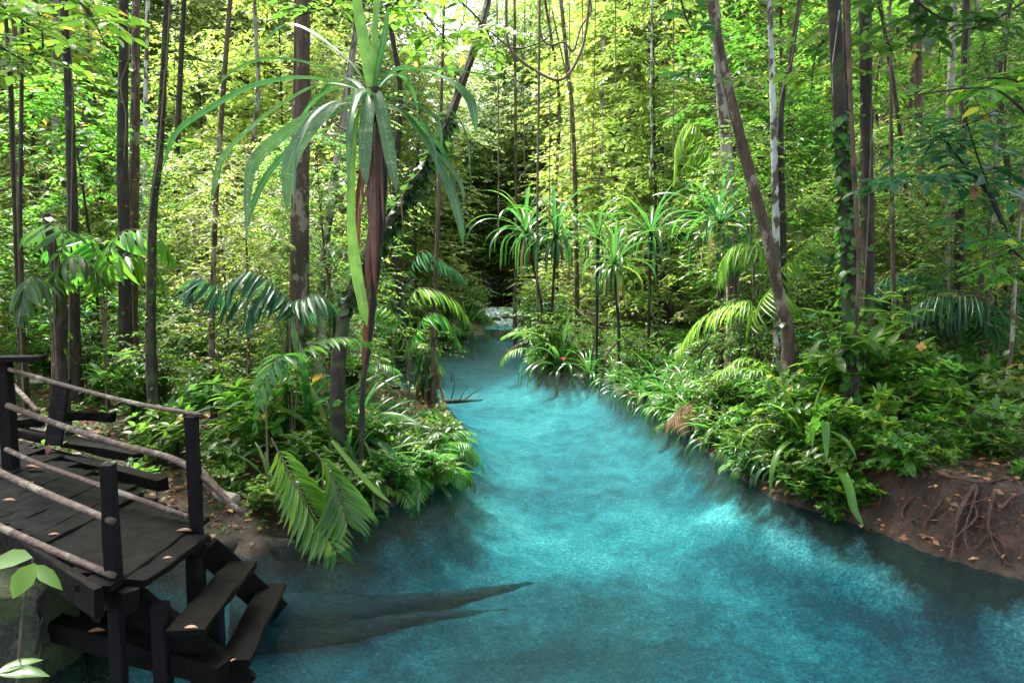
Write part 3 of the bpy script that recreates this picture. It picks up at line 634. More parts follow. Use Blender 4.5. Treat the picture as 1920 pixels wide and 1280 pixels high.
for a_, b_ in (((845, 750), (848, 690)), ((862, 750), (880, 722)), ((872, 748), (905, 725)), ((846, 715), (838, 700))):
    q0, q1 = G(*a_, .04), P(*b_, G(*a_, .04)[1]); tube(g, [q0, (q0 + q1) / 2 + wr.normal(0, .04, 3), q1], [.013, .004], 5, 8, cap=False)
solo('driftwood_branch', 'dark dead branch with upright twigs at the left water line', 'branch', g, 'bark_dark')
g = Geo(); tube(g, [GP(690, 690) + [0, 0, .55], P(730, 715, 11.5), P(750, 728, 11.2)], [.05, .03], 7, 10, .08, wr); solo('broken_branch', 'thin dark branch slanting down to the water behind the pandanus foot', 'branch', g, 'bark_dark')
rootdefs = [[(1830, 905), (1800, 960), (1790, 1000), (1785, 1050)], [(1815, 930), (1830, 970), (1790, 1010), (1770, 1030)], [(1835, 915), (1822, 950), (1812, 1000), (1818, 1040)],
            [(1868, 920), (1855, 985), (1875, 1040), (1905, 1068)], [(1872, 960), (1905, 930), (1960, 925)], [(1862, 1000), (1885, 1030), (1880, 1060)],
            [(1740, 875), (1790, 868), (1850, 880), (1930, 900)], [(1760, 890), (1840, 905), (1880, 890), (1940, 880)], [(1700, 862), (1750, 858), (1850, 868), (1940, 850)],
            [(1820, 900), (1850, 905), (1890, 898), (1935, 915)], [(1640, 905), (1650, 930), (1645, 960)], [(1770, 940), (1740, 975), (1735, 990)], [(1700, 940), (1690, 965), (1700, 985)],
            [(1530, 850), (1520, 890), (1500, 905)], [(1620, 920), (1600, 950), (1590, 962)]]
rp_ = []
g = Geo()
def bankd(px, py):                                              # where the ray meets the bank, as a world distance
    r = ray(px, py); t = np.linspace(2.5, 12, 300); q = r[None] * t[:, None]
    k = np.nonzero(q[:, 2] + CAM_Z <= np.maximum(hz(q[:, 0], q[:, 1]), 0) + .01)[0]
    if len(k): return q[k[0], 1]
    return 8.0
for nm_, ids in (('left tangle of reddish bare roots hanging down the right bank to the water', (0, 1, 2)), ('right tangle of thick reddish roots at the bottom right bank corner', (3, 4, 5)),
                 ('thin dark roots spread over the top edge of the right bank', (6, 7, 8, 9)), ('small rootlets dangling on the bank face below the arching strap plant', (10, 11, 12, 13, 14))):
    t = thing('exposed_roots', nm_, 'roots', (0, 0, 0), group='bare roots on the right bank')
    for k_ in ids:
        g = Geo()
        rd = rootdefs[k_]; dd = [bankd(*q) - .04 for q in rd]; r0 = wr.uniform(.009, .015) * (1.6 if k_ in (0, 3) else 1)
        tube(g, [P(*q, d_) + [wr.normal(0, .012), 0, .005] for q, d_ in zip(rd, dd)], [r0, r0 * .75, r0 * .3], 7, 30, .16, wr)
        for b_ in range(9 if k_ < 6 else 5):
            q = rd[wr.integers(0, len(rd) - 1)]; q = (q[0] + wr.uniform(-25, 25), q[1] + wr.uniform(-12, 22)); p0 = P(*q, bankd(*q) - .02); a_ = wr.normal(0, .09); ln = wr.uniform(.08, .3)
            tube(g, [p0, p0 + [a_ + wr.normal(0, .03), -.05 * ln, -.5 * ln], p0 + [a_ * 1.6 + wr.normal(0, .03), -.12 * ln, -ln]], [wr.uniform(.003, .006), .0015], 4, 10, .1, wr, cap=False)
        obj('root', g.mesh('root', M['root']), t)
for i, (a, b, r_) in enumerate([((1430, 745), (1405, 712), .012), ((1640, 742), (1726, 738), .02), ((1555, 765), (1608, 766), .012), ((1725, 740), (1690, 752), .01), ((1786, 764), (1830, 738), .016), ((1560, 795), (1606, 768), .016), ((1260, 790), (1330, 700), .01)]):
    p0, p1 = GP(*a), GP(*b); g = Geo(); p0 = p0 + [0, 0, .05]; p1 = P(b[0], b[1], p0[1] + .25)
    tube(g, [p0, (p0 + p1) / 2 + [0, 0, .03], p1], [r_, r_ * .7], 6, 10, .06, wr)
    solo('fallen_stick', ['stick leaning behind the arching strap plant', 'thick pale stick lying under the big-leaved bush', 'thin stick lying above the strap plant', 'short twig on the right bank', 'grey stick pointing up on the right leaf litter', 'slanting stick right of the strap plant', 'bare rib of the withered frond on the bank'][i], 'stick', g, 'liana', 'sticks on the right bank')

# white water at the rapids: low rocks with a broken sheet over them
m, nt, out = newmat('white_water'); L = nt.links.new
g_ = N_(nt, 'ShaderNodeNewGeometry'); n1 = noise(nt, mapping(nt, g_.outputs['Position'], (2.4, .8, 1)), 3, 6, .7)
pb = N_(nt, 'ShaderNodeBsdfPrincipled'); pb.inputs['Roughness'].default_value = .3
L(ramp(nt, n1.outputs[0], [(.40, (.05, .10, .12)), (.5, (.3, .42, .48)), (.60, (.85, .9, .95))]).outputs[0], pb.inputs['Base Color']); L(pb.outputs[0], out.inputs[0])
M['foam'] = m
fx, fy = np.meshgrid(np.linspace(-2.2, 1.6, 60), np.linspace(30, 41, 100)); fz = .03 + wz(fy) * 1.0 + .05 * wav(fx, fy, 5, 21) + .05 * wav(fx, fy, 11, 22) + .02
fz = np.where((fy < 32.5), fz - (32.5 - fy) * .06, fz)
obj('rapids_water', gridmesh(fx, fy, fz, M['foam'], 'rapids_water'), kind='structure')
for i, (px, d, s_) in enumerate([(905, 33.5, .35), (925, 34.2, .3), (985, 33, .4), (952, 36, .3), (1005, 35, .5)]):
    bpy_r = np.random.default_rng(300 + i); th, ph = np.meshgrid(np.linspace(0, 6.283, 14, endpoint=False), np.linspace(.05, 3.09, 9)); rr = s_ * (1 + .15 * wav(th * 1.5, ph * 2, 1, 300 + i))
    V = np.stack([rr * np.sin(ph) * np.cos(th) * 1.3, rr * np.sin(ph) * np.sin(th), rr * np.cos(ph) * .6], -1).reshape(-1, 3)
    ii = np.arange(8)[:, None] * 14; jj = np.arange(14)[None]; j2 = (jj + 1) % 14; g = Geo(); g.add(V + [P(px, 600, d)[0], d, .05], None, np.stack([ii + jj, ii + 14 + jj, ii + 14 + j2, ii + j2], -1).reshape(-1, 4))
    solo('rock', ['leftmost wet rock at the rapids', 'second wet rock from the left in the rapids', 'rock at the right end of the rapids', 'rock behind the white water', 'mossy rock under the yellow-green bush by the rapids'][i], 'rock', g, 'bark_mossy', 'rocks at the rapids')
# ------------------------------------------------------------------ the named trunks
def ivy(g, c, rads, n, ll, rng, t0=0, t1=1, lw=.75, front=True, off=1.05):
    m_ = len(c); T = nrm(np.gradient(c, axis=0)); Pp, DD, NN = [], [], []
    for _ in range(n):
        t = rng.uniform(t0, t1); i = min(int(t * (m_ - 1)), m_ - 2); a = rng.uniform(0, 6.28); r = np.interp(t, np.linspace(0, 1, len(rads)), rads)
        A = nrm(np.cross(T[i], [0, 1, 0])); B = np.cross(T[i], A); o = A * math.cos(a) + B * math.sin(a)
        q = c[i] + (c[i + 1] - c[i]) * rng.uniform(); Pp.append(q + o * r * off)
        DD.append(o * rng.uniform(.1, .9) + np.array([rng.normal(0, .5), rng.normal(0, .3), -rng.uniform(.1, 1.1)])); NN.append(o * .8 + np.array([0, 0, .7]) + rng.normal(0, .2, 3))
    Ls = ll * rng.uniform(.5, 1.2, n); leaves(g, Pp, DD, NN, Ls, Ls * lw, True)
top_mesh = {}
def shade_canopy(seed, Rr, n, ll, leaf):  # crowns out of view overhead, added for the shade they cast
    rng = np.random.default_rng(seed); cg, lg = Geo(), Geo(); SP0, SD = [], []
    for i in range(n):
        az = i * 2.4; Ln = Rr * rng.uniform(.5, 1.1); el = rng.uniform(.05, .7); d = np.array([math.cos(az) * math.cos(el), math.sin(az) * math.cos(el), math.sin(el)])
        lc = tube(lg, [[0, 0, 0], d * Ln * .5 + [0, 0, .3], d * Ln], [.05, .012], 5, 8, cap=False)
        for s in range(30):
            t = rng.uniform(.3, 1); SP0.append(lc[min(int(t * 7.99), 7)] + rng.normal(0, .4, 3)); a2 = az + rng.normal(0, 1.2); SD.append([math.cos(a2), math.sin(a2), rng.normal(0, .35)])
    sprays(cg, SP0, SD, .7 * rng.uniform(.7, 1.2, len(SP0)), 9, ll, .5, rng)
    return [('limbs', lg.mesh('limbs', M['bark_dark'])), ('crown', cg.mesh('crown', M[leaf]))]
CAN = [shade_canopy(901, 3.6, 26, .20, 'leaf_mid'), shade_canopy(902, 3.2, 24, .17, 'leaf_dark'), shade_canopy(903, 3.0, 22, .2, 'leaf_bright')]
TR = []   # (name, label, photo path, depth, pixel width, bark, top height, canopy, ivy count)
def trunk(label, path, d, wpx, bark, H=13, can=0, nivy=0, ivl=.09, d2=None, flare=1.3, wob=.05, name='tree', group=None, ivt=(0, 1), ivmat='leaf_mid', root=True):
    rng = np.random.default_rng(abs(hash(label)) % 1 + int(sum(map(ord, label))))
    d2 = d if d2 is None else d2; n = len(path)
    ds = np.linspace(d2, d, n)                                 # path runs from the top of the photo to the foot
    pts = [P(*q, dd) for q, dd in zip(path, ds)][::-1]
    foot = pts[0].copy(); gz = hh(foot[0], foot[1]); pts[0][2] = min(foot[2], gz + .2) if foot[2] < gz + .3 else foot[2]
    if pts[0][2] > gz: pts = [np.array([pts[0][0] + (pts[0][0] - pts[1][0]) * .1, pts[0][1], gz - .25])] + pts
    up = nrm(pts[-1] - pts[-2]); r = wpx / FPX * d / 2
    if pts[-1][2] < H: pts.append(pts[-1] + up * (H - pts[-1][2]) / max(up[2], .5))
    pts = np.array(pts); base = pts[0].copy(); loc = pts - base
    L_ = np.concatenate([[0], np.cumsum(np.linalg.norm(np.diff(loc, axis=0), axis=1))]); rad = r * (1 - .45 * np.linspace(0, 1, 6)); rad[0] *= flare
    g = Geo(); c = tube(g, loc, rad, 12, 60, wob, rng)
    if root:
        for k_ in range(6):
            a = k_ * 1.05 + rng.uniform(0, .5); e = r * rng.uniform(3, 5)
            tube(g, [[0, 0, .25 + r * 3], [math.cos(a) * r * 1.1, math.sin(a) * r * 1.1, .25 + r], [math.cos(a) * e, math.sin(a) * e, .1]], [r * .35, r * .25, r * .08], 6, 8, .05, rng, cap=False)
    t = thing(name, label, 'tree', tuple(base), group=group); obj('trunk', g.mesh('trunk', M[bark]), t)
    if can is not None and (base[0] < -5.6 or base[0] > 3) and base[1] < 12.5:  # unseen crown only on outer trees, to shade boardwalk and right bank
        for pn, me in CAN[can]:
            o = obj(pn, me, t); o.location = tuple(loc[-1] - np.array([0, 0, .8])); o.rotation_euler = (0, 0, rng.uniform(0, 6.28)); o.scale = (.62,) * 3 if base[0] < 0 else (1,) * 3  # left ones shrunk so their shadow stays on the boardwalk
    if nivy:
        vg = Geo(); ivy(vg, c, rad, nivy, ivl, rng, *ivt)
        sg_ = Geo(); a0 = rng.uniform(0, 6.28); cc = []
        for s_ in np.linspace(0, 59, 26).astype(int):
            a = a0 + s_ * .06; cc.append(c[s_] + np.array([math.cos(a), math.sin(a), 0]) * np.interp(s_ / 59, np.linspace(0, 1, 6), rad) * 1.05)
        tube(sg_, cc, [.012, .008], 5, 70); o = obj('climbing_vine', vg.mesh('climbing_vine', M[ivmat]), t); obj('vine_stem', sg_.mesh('vine_stem', M['liana']), t)
    return t
trunk('slim straight dark trunk, second big stem in from the left edge', [(117, -10), (128, 150), (133, 280), (137, 420), (140, 640)], 9, 21, 'bark_dark', 12, 0, 40, .07)
trunk('darker left half of the double trunk', [(232, -10), (231, 150), (230, 300), (233, 440), (236, 620)], 9.2, 25, 'bark_dark', 13, 1, 60, .08, name='tree')
trunk('browner right half of the double trunk', [(255, 20), (254, 150), (252, 300), (250, 440), (248, 620)], 9.5, 22, 'bark_brown', 12, None, 30, .08)
trunk('mossy dark trunk bending left halfway up, right of the double trunk', [(314, -10), (306, 150), (299, 290), (287, 400), (284, 560), (284, 650)], 7.2, 18, 'bark_mossy', 11, 1, 240, .045, wob=.09)
trunk('thin brown trunk running up past the frond tips', [(433, -10), (421, 150), (408, 330), (402, 450), (397, 640)], 8.2, 11, 'bark_brown', 11, 2, 20, .06)
trunk('thick dark trunk with its lower half covered in leafy vines, behind the big pandanus', [(567, -10), (566, 200), (562, 400), (560, 560), (552, 700)], 8, 43, 'bark_brown', 14, 0, 330, .10, ivt=(0, .33))
trunk('pale slanting trunk between the thick trunk and the big pandanus', [(650, 180), (636, 280), (618, 400), (606, 500), (600, 640)], 10, 19, 'bark_pale', 8, None, 20, .07)
lt = trunk('mossy leaning trunk that crosses behind the big pandanus, tufted with leaves', [(918, -10), (900, 60), (868, 150), (835, 240), (790, 330), (735, 410), (672, 520), (642, 620), (633, 745)], 6.7, 26, 'bark_mossy', 9, 0, 420, .12, d2=8.2, ivt=(.25, .62), ivmat='leaf_dark')
trunk('leaning mottled brown trunk curving up over the right bank', [(1328, -15), (1365, 160), (1400, 300), (1440, 450), (1462, 560), (1478, 640)], 8, 25, 'bark_brown', 11, 0, 14, .08)
trunk('straight pale-sided trunk crossing behind the leaning brown trunk', [(1338, -10), (1350, 150), (1362, 280), (1372, 420), (1374, 640)], 12, 28, 'bark_pale', 16, 2, 30, .1)
trunk('slender white-barked trunk with dark blotches', [(1443, -10), (1448, 150), (1452, 300), (1455, 430), (1457, 640)], 9.5, 15, 'bark_white', 13, 0)
trunk('black thin trunk touching the white-barked one and bending away at the top', [(1492, 50), (1480, 130), (1465, 200), (1464, 300), (1468, 440), (1470, 640)], 9.8, 14, 'bark_dark', 11, None, 20, .07)
trunk('dark twin-stemmed mossy trunk dotted with round vine leaves on the right', [(1564, -10), (1572, 150), (1580, 300), (1590, 450), (1594, 660)], 7, 32, 'bark_mossy', 13, 1, 420, .10, ivt=(0, .6))
trunk('right stem of the mossy pair, leaning into its twin', [(1588, -10), (1590, 120), (1590, 220), (1588, 300), (1592, 420), (1600, 650)], 7.2, 18, 'bark_dark', 12, None, 30, .07)
trunk('ragged black trunk with hanging roots beside the mossy pair', [(1622, -10), (1624, 200), (1626, 400), (1624, 620)], 8, 28, 'bark_dark', 13, 1, 60, .07, wob=.12)
trunk('reddish trunk seen high up through the right-hand leaves', [(1720, -10), (1722, 150), (1725, 400), (1726, 620)], 12, 18, 'bark_red', 15, 0, 30, .1)
trunk('grey trunk behind the big leaves on the right side', [(1790, -10), (1782, 180), (1776, 330), (1772, 620)], 11, 17, 'bark_pale', 14, 1, 20, .09)
trunk('dark trunk close to the grey one at the right', [(1812, -10), (1808, 180), (1800, 330), (1795, 620)], 10, 20, 'bark_dark', 14, None, 60, .09)
trunk('pale mottled trunk far back at the left edge', [(104, 40), (105, 200), (106, 380), (108, 600)], 15, 17, 'bark_pale', 17, 2)
trunk('straight white trunk standing behind the double trunk', [(277, 20), (273, 200), (270, 400), (268, 600)], 14, 11, 'bark_white', 16, 2)
trunk('buttressed pale trunk far behind the two left trunks', [(166, -10), (165, 150), (160, 260), (150, 330), (146, 500)], 17, 20, 'bark_pale', 18, None, 20, .2)
trunk('thin grey trunk at the extreme left edge', [(10, 20), (18, 140), (24, 300), (30, 450), (38, 640)], 7.5, 10, 'bark_dark', 10, None, 12, .07)
trunk('dark crooked trunk at the lower left behind the broad-leaved palm', [(88, 400), (98, 460), (108, 520), (116, 590), (112, 690)], 7.4, 26, 'bark_mossy', 1, None, 30, .1)
trunk('second dark thin trunk near the left edge', [(40, 250), (38, 400), (42, 560), (44, 650)], 8.5, 9, 'bark_dark', 7, None, 12, .07)
trunk('large dark trunk rising far back over the clearing', [(1212, -30), (1218, 80), (1226, 180), (1236, 330), (1242, 560)], 21, 28, 'bark_dark', 22, 0, 30, .2, root=False)
trunk('slim pale trunk far behind the centre clearing', [(1134, -10), (1132, 80), (1128, 250), (1126, 560)], 24, 7, 'bark_white', 22, 2, root=False)
trunk('thin grey trunk left of the dangling looped liana', [(965, 20), (966, 160), (968, 400), (966, 560)], 25, 7, 'bark_brown', 22, 2, root=False)
trunk('thin dark knotty trunk in the middle of the clearing', [(1062, 100), (1072, 200), (1078, 340), (1082, 560)], 19, 10, 'bark_brown', 15, 2, 40, .14, root=False)
trunk('slender reddish stem rising from the left water edge', [(826, 250), (822, 400), (818, 500), (812, 640)], 11, 9, 'bark_red', 8, None, 8, .09, root=False)
trunk('thin pale sapling at the right edge above the dark hollow', [(1908, 480), (1902, 560), (1898, 640), (1890, 705)], 7.5, 8, 'bark_pale', 5, None, 10, .08, root=False)
trunk('thin brown trunk behind the right-hand bushes', [(1670, 130), (1672, 300), (1674, 450), (1676, 620)], 9, 8, 'bark_brown', 9, None, 16, .07)
more = [(60, 13), (185, 19), (345, 14), (458, 16), (600, 15), (752, 18), (1045, 26), (1160, 22), (1310, 27), (1520, 19), (1650, 15), (1750, 13), (1860, 16), (1885, 11), (1700, 10.5), (1850, 9)]
for i, (px, d) in enumerate(more):
    lean = rnd(-55, 55); w_ = rnd(7, 15) if d > 12 else rnd(7, 13); bk = ['bark_brown', 'bark_dark', 'bark_dark', 'bark_pale', 'bark_red', 'bark_dark'][i % 6]
    hw_ = {'bark_brown': 'brown', 'bark_dark': 'dark', 'bark_pale': 'pale', 'bark_red': 'reddish'}[bk]
    x0 = px; q = P(px, 560, d)
    trunk(f"{'thin' if w_ < 10 else 'slim'} {hw_} background trunk {where(q)}, {'far back' if d > 18 else 'halfway back' if d > 12 else 'near the bank'}",
          [(px + lean, -10), (px + lean * .6 + rnd(-22, 22), 180), (px + rnd(-20, 20), 380), (px, 600)], d, w_, bk, rnd(9, 13) if d < 14 else 18, None, int(rnd(20, 90)), .1, root=False, group='slim background trunks')

# ------------------------------------------------------------------ lianas
def liana(label, path, d, r, n=40, mat='liana'):
    g = Geo(); dd = d if np.iterable(d) else [d] * len(path); tube(g, [P(*q, e) for q, e in zip(path, dd)], [r, r * .8], 6, n, .06, wr)
    return solo('liana', label, 'liana', g, mat, 'lianas')
liana('looping woody liana hanging in a wide U over the clearing', [(950, -40), (950, 60), (962, 100), (1000, 130), (1040, 150), (1065, 140), (1088, 100), (1100, 50), (1108, -40)], 10, .022)
liana('short crooked liana inside the big looping one', [(1010, 45), (1018, 75), (1035, 85), (1058, 80), (1075, 95), (1090, 50), (1108, 20), (1100, -30)], 11, .018)
liana('thin dark liana crossing the looping one', [(1035, 20), (1048, 80), (1060, 130), (1070, 180), (1075, 210)], 10, .012)
liana('white rope-thin liana hanging straight from the top', [(1222, -40), (1222, 100), (1220, 200), (1223, 260), (1218, 340)], 12, .018, mat='bark_white')
liana('pale brown hanging liana reaching down to the right-hand shore', [(1012, -40), (1010, 200), (1008, 350), (1007, 500), (1008, 625)], 16.5, .032)
liana('thin pale liana right of the white one', [(1262, -40), (1263, 150), (1262, 300)], 14, .012)
liana('very thin liana hanging left of the white trunk far back', [(1092, -40), (1092, 130)], 12, .009)
liana('thin pale liana beside the slim far white trunk', [(1154, -40), (1154, 60), (1155, 170)], 14, .012)
liana('reddish vine clinging between the mossy pair', [(1586, -30), (1592, 120), (1598, 250), (1606, 400), (1610, 520), (1602, 640)], 6.75, .025, mat='bark_red')
liana('pale vine twisting on the mossy pair', [(1574, 20), (1566, 80), (1560, 130), (1562, 180)], 6.7, .006, mat='bark_pale')
liana('curving thin vine on the double dark trunk', [(238, 20), (243, 100), (226, 160), (236, 220), (232, 300)], 8.9, .010)
liana('drooping vine crossing behind the pandanus arms', [(560, 100), (600, 180), (640, 240), (700, 230), (780, 180), (860, 60), (880, -30)], 8.5, .010)
liana('bare thin branch stretching across the far clearing', [(1000, 300), (1040, 290), (1080, 275)], 13, .012, mat='bark_dark')
liana('curved dark branch right of the big pandanus', [(920, 60), (960, 90), (1000, 85), (1030, 68), (1045, 50)], 10.5, .012, mat='bark_dark')
for i in range(16):
    px = [330, 470, 612, 742, 935, 985, 1030, 1070, 1110, 1190, 1205, 1248, 1300, 1540, 1655, 1705][i]; d = rnd(11, 22)
    liana(f"thread-thin vertical liana {where(P(px, 300, d))}, {'low' if i % 2 else 'high'} in the leaves", [(px + rnd(-8, 8), -40), (px + rnd(-4, 4), 150 + rnd(0, 60)), (px, rnd(300, 480))], d, rnd(.008, .014), 24)

# ------------------------------------------------------------------ the big arching pandanus in front
HD = 6.5; HS = HD / 4.3
hp = thing('pandanus', 'big arching pandanus with long strap leaves and water spots, in front of the stream', 'pandanus', tuple(P(672, 745, HD) * [1, 1, 0] + [0, 0, hh(*P(672, 745, HD)[:2])]))
hb = np.array(hp.location)
hr = np.random.default_rng(8)
g = Geo(); tube(g, [P(x, y, HD) - hb for x, y in [(702, 165), (705, 240), (706, 320), (706, 420), (704, 500), (698, 580), (690, 660), (680, 740)]] + [np.array([0, 0, -.2])], [.06, .06, .055, .048, .036, .028, .025, .028], 10, 60, .08, hr)
obj('stem', g.mesh('stem', M['bark_dark']), hp)
C0 = (698, 172)
HL = [  # material, width m, points (px, py, depth offset), tip width direction
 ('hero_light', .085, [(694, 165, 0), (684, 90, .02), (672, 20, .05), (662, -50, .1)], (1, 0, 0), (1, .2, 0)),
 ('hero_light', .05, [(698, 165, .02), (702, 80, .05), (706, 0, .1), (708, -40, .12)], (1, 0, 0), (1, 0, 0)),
 ('hero', .05, [(702, 165, 0), (712, 110, -.03), (722, 60, -.08), (728, 15, -.1)], (1, .3, 0), (1, 0, 0)),
 ('hero', .07, [(694, 172, 0), (665, 125, .1), (620, 85, .25), (575, 55, .35), (538, 45, .4), (512, 62, .42), (490, 90, .42)], (.2, 1, 0), (.5, .6, .5)),
 ('hero', .07, [(693, 175, 0), (640, 155, -.1), (560, 145, -.3), (470, 162, -.5), (390, 205, -.62), (330, 250, -.7), (304, 320, -.7)], (.1, 1, .1), (.5, 1, .2)),
 ('hero_spot', .075, [(692, 176, 0), (640, 158, .05), (590, 160, .15), (520, 200, .3), (455, 252, .4), (415, 300, .45), (402, 350, .46), (395, 375, .46)], (.2, 1, .3), (.8, .6, .3)),
 ('hero_spot', .10, [(692, 182, 0), (640, 195, -.05), (590, 212, -.08), (530, 252, -.1), (480, 298, -.12), (465, 350, -.13), (463, 455, -.14)], (.6, .8, .5), (1, .1, 0)),
 ('hero_spot', .115, [(692, 180, 0), (652, 182, -.15), (612, 205, -.28), (572, 250, -.36), (545, 300, -.4), (538, 345, -.4), (538, 400, -.4)], (.7, .6, .6), (1, 0, 0)),
 ('hero', .06, [(690, 188, 0), (640, 205, .05), (570, 255, .1), (505, 322, .12), (470, 395, .13), (462, 440, .13)], (.4, 1, .3), (1, .4, 0)),
 ('hero_spot', .105, [(694, 168, -.02), (690, 195, -.12), (686, 245, -.2), (684, 300, -.23), (687, 348, -.24)], (1, 0, 0), (1, .05, 0)),
 ('hero_spot', .095, [(703, 166, -.02), (712, 195, -.1), (724, 250, -.16), (735, 310, -.18), (744, 362, -.18)], (1, 0, 0), (.95, .3, 0)),
 ('hero', .095, [(704, 168, 0), (728, 138, -.05), (765, 125, -.12), (810, 135, -.2), (855, 158, -.28), (880, 185, -.32), (889, 215, -.33), (893, 252, -.33)], (.0, 1, .1), (1, .1, 0)),
 ('hero', .055, [(706, 170, 0), (740, 142, .05), (800, 128, .15), (880, 135, .3), (945, 150, .4), (978, 178, .45), (1002, 237, .47)], (0, 1, .1), (.6, 1, .1)),
 ('hero', .06, [(708, 180, 0), (745, 183, .1), (790, 200, .2), (818, 222, .26), (826, 245, .28), (829, 280, .28)], (0, 1, .2), (.8, .6, 0)),
 ('hero', .085, [(708, 190, 0), (750, 205, -.05), (790, 250, -.1), (822, 305, -.13), (850, 370, -.15), (864, 425, -.15), (868, 460, -.15)], (.2, 1, .3), (.95, .3, 0)),
 ('hero', .05, [(710, 215, 0), (750, 238, .05), (800, 270, .12), (845, 315, .15), (866, 350, .16), (870, 382, .16)], (.1, 1, .3), (.9, .4, 0)),
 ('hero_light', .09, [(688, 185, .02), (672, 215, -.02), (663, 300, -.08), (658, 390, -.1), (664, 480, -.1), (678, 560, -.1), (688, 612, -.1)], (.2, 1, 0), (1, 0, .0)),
 ('hero', .04, [(688, 190, .05), (668, 225, .1), (658, 300, .12), (650, 400, .12)], (.3, 1, 0), (1, 0, 0)),
 ('hero', .05, [(696, 178, .02), (720, 150, .3), (745, 140, .6), (770, 160, .75), (785, 210, .8)], (.9, .3, 0), (1, 0, 0)),
 ('hero', .05, [(692, 178, .02), (660, 150, .3), (630, 150, .6), (600, 185, .75), (590, 250, .8)], (.9, -.3, 0), (1, 0, 0)),
 ('hero', .06, [(700, 195, .02), (715, 260, .2), (722, 340, .25), (720, 420, .25)], (1, .1, 0), (1, 0, 0))]
def heromesh(g, n, mat):
    me = g.mesh('leaf', mat); a = me.attributes.new('across', 'FLOAT', 'POINT'); a.data.foreach_set('value', np.tile([-1, -.5, 0, .5, 1], n).astype(np.float32))
    a = me.attributes.new('along', 'FLOAT', 'POINT'); a.data.foreach_set('value', np.repeat(np.linspace(0, 1, n), 5).astype(np.float32)); return me
for k_ in range(8):
    az = k_ * 2.4 + hr.normal(0, .2); e0 = hr.uniform(-.3, .75); g = Geo()
    ribbon(g, strap_path(az, hr.uniform(1.0, 2.0), e0, hr.uniform(.8, 1.5), hr, p0=P(699, 180 + k_ * 2.0, HD) - hb), hr.uniform(.05, .085), n=30, rng=hr); obj('leaf', heromesh(g, 30, M['hero']), hp)
for k_, (mt, w_, pts, a_, b_) in enumerate(HL):
    g = Geo(); blade = k_ == 16
    ribbon(g, [P(x, y, HD + dd * HS) - hb for x, y, dd in pts], w_ * HS * .82, a_, b_, n=30, rng=hr, prof='blade' if blade else 'strap', fold=.28)
    o = obj('leaf', heromesh(g, 30, M[mt]), hp)
    if mt == 'hero_spot': o['label'] = 'leaf covered in pale water spots'
    if blade: o['label'] = 'long pale green leaf hanging straight down'
for pts, w_, mt in ([[(706, 230, -.06), (704, 330, -.08), (706, 420, -.08), (704, 540, -.07)], .045, 'dead_red'], [[(700, 260, -.05), (694, 360, -.07), (700, 460, -.07), (706, 560, -.06)], .04, 'dead_red'],
                    [[(712, 220, -.02), (716, 320, -.03), (712, 430, -.03), (706, 550, -.03)], .07, 'bark_dark'], [[(690, 540, -.06), (686, 620, -.06), (680, 700, -.05)], .035, 'dead_red'], [[(700, 400, -.05), (692, 480, -.06), (690, 560, -.06)], .05, 'dead_red']):
    g = Geo(); ribbon(g, [P(x, y, HD + dd * HS) - hb for x, y, dd in pts], w_ * HS, (1, .1, 0), (.8, .6, 0), n=20, fold=.7); obj('dead_leaf', g.mesh('dead_leaf', M[mt]), hp)
for k_ in range(11):
    g = Geo(); az = k_ * 2.4; t0 = hr.uniform(0, 1); y0 = 190 + 200 * t0 ** 1.5; q = P(703, y0, HD) - hb + np.array([math.cos(az), math.sin(az), 0]) * .06
    ribbon(g, strap_path(az, hr.uniform(.5, 1.3), -.9 - hr.uniform(0, .4), .9, hr, p0=q), hr.uniform(.03, .06), n=18, fold=.5, rng=hr); obj('dead_leaf', g.mesh('dead_leaf', M['dead_red' if k_ % 3 else 'dead']), hp)
g = Geo()
for k_ in range(3): tube(g, [P(685 + k_ * 3, 345, HD - .3) - hb, P(688 + k_ * 2, 380 + 5 * k_, HD - .25) - hb, P(684 + k_ * 3, 410, HD - .2) - hb], [.004, .002], 4, 10, cap=False)
obj('rootlet', g.mesh('rootlet', M['liana']), hp)

# ------------------------------------------------------------------ other pandanus and strap plants on the banks
def strapplant(label, px, py_base, crown_py, d, n, L, w, seed, dead=0, roots=0, lean=(0, 0), curl=1.4, e_lo=.0, name='pandanus', cat='pandanus', mat='strap', sr=.035, e_hi=1.45, group=None):
    b = GP(px, py_base); d = b[1]; gz = b[2]; st = max(0, P(px, crown_py, d)[2] - gz) if crown_py is not None else 0
    parts = make_strap(seed, n, L, w, mat, st, e_lo, e_hi, curl, lean, dead, sr, roots)
    return spawn(name, parts, b, 0, 1, label, cat, group)
strapplant('pandanus with a straight stem at the middle of the right shore', 1160, 722, 490, 9.6, 44, 1.25, .065, 41, 6, 4, (-.12, 0), 1.9, -.5)
strapplant('tallest bank pandanus with drooping grey-green leaves, left of the leaning trunk', 1350, 725, 412, 10.2, 50, 1.4, .075, 42, 8, 5, (-.1, 0), 1.9, -.6, mat='strap', sr=.05)
strapplant('pandanus standing behind the two front ones, between them', 1215, 690, 430, 13, 30, 1.5, .07, 43, 3, 2, (0, 0), 1.6, -.3)
strapplant('distant pandanus left of the pale hanging liana', 1018, 668, 432, 16, 34, 1.9, .085, 44, 3, 0, (-.45, 0), 2.1, -.4)
strapplant('distant pandanus right of the pale hanging liana', 1034, 672, 436, 16.5, 34, 1.8, .085, 45, 3, 0, (.1, 0), 2.1, -.4)
strapplant('young pandanus half hidden above the middle one', 1118, 704, 440, 11.5, 24, 1.3, .06, 46, 2, 0, (0, 0), 1.5, -.1)
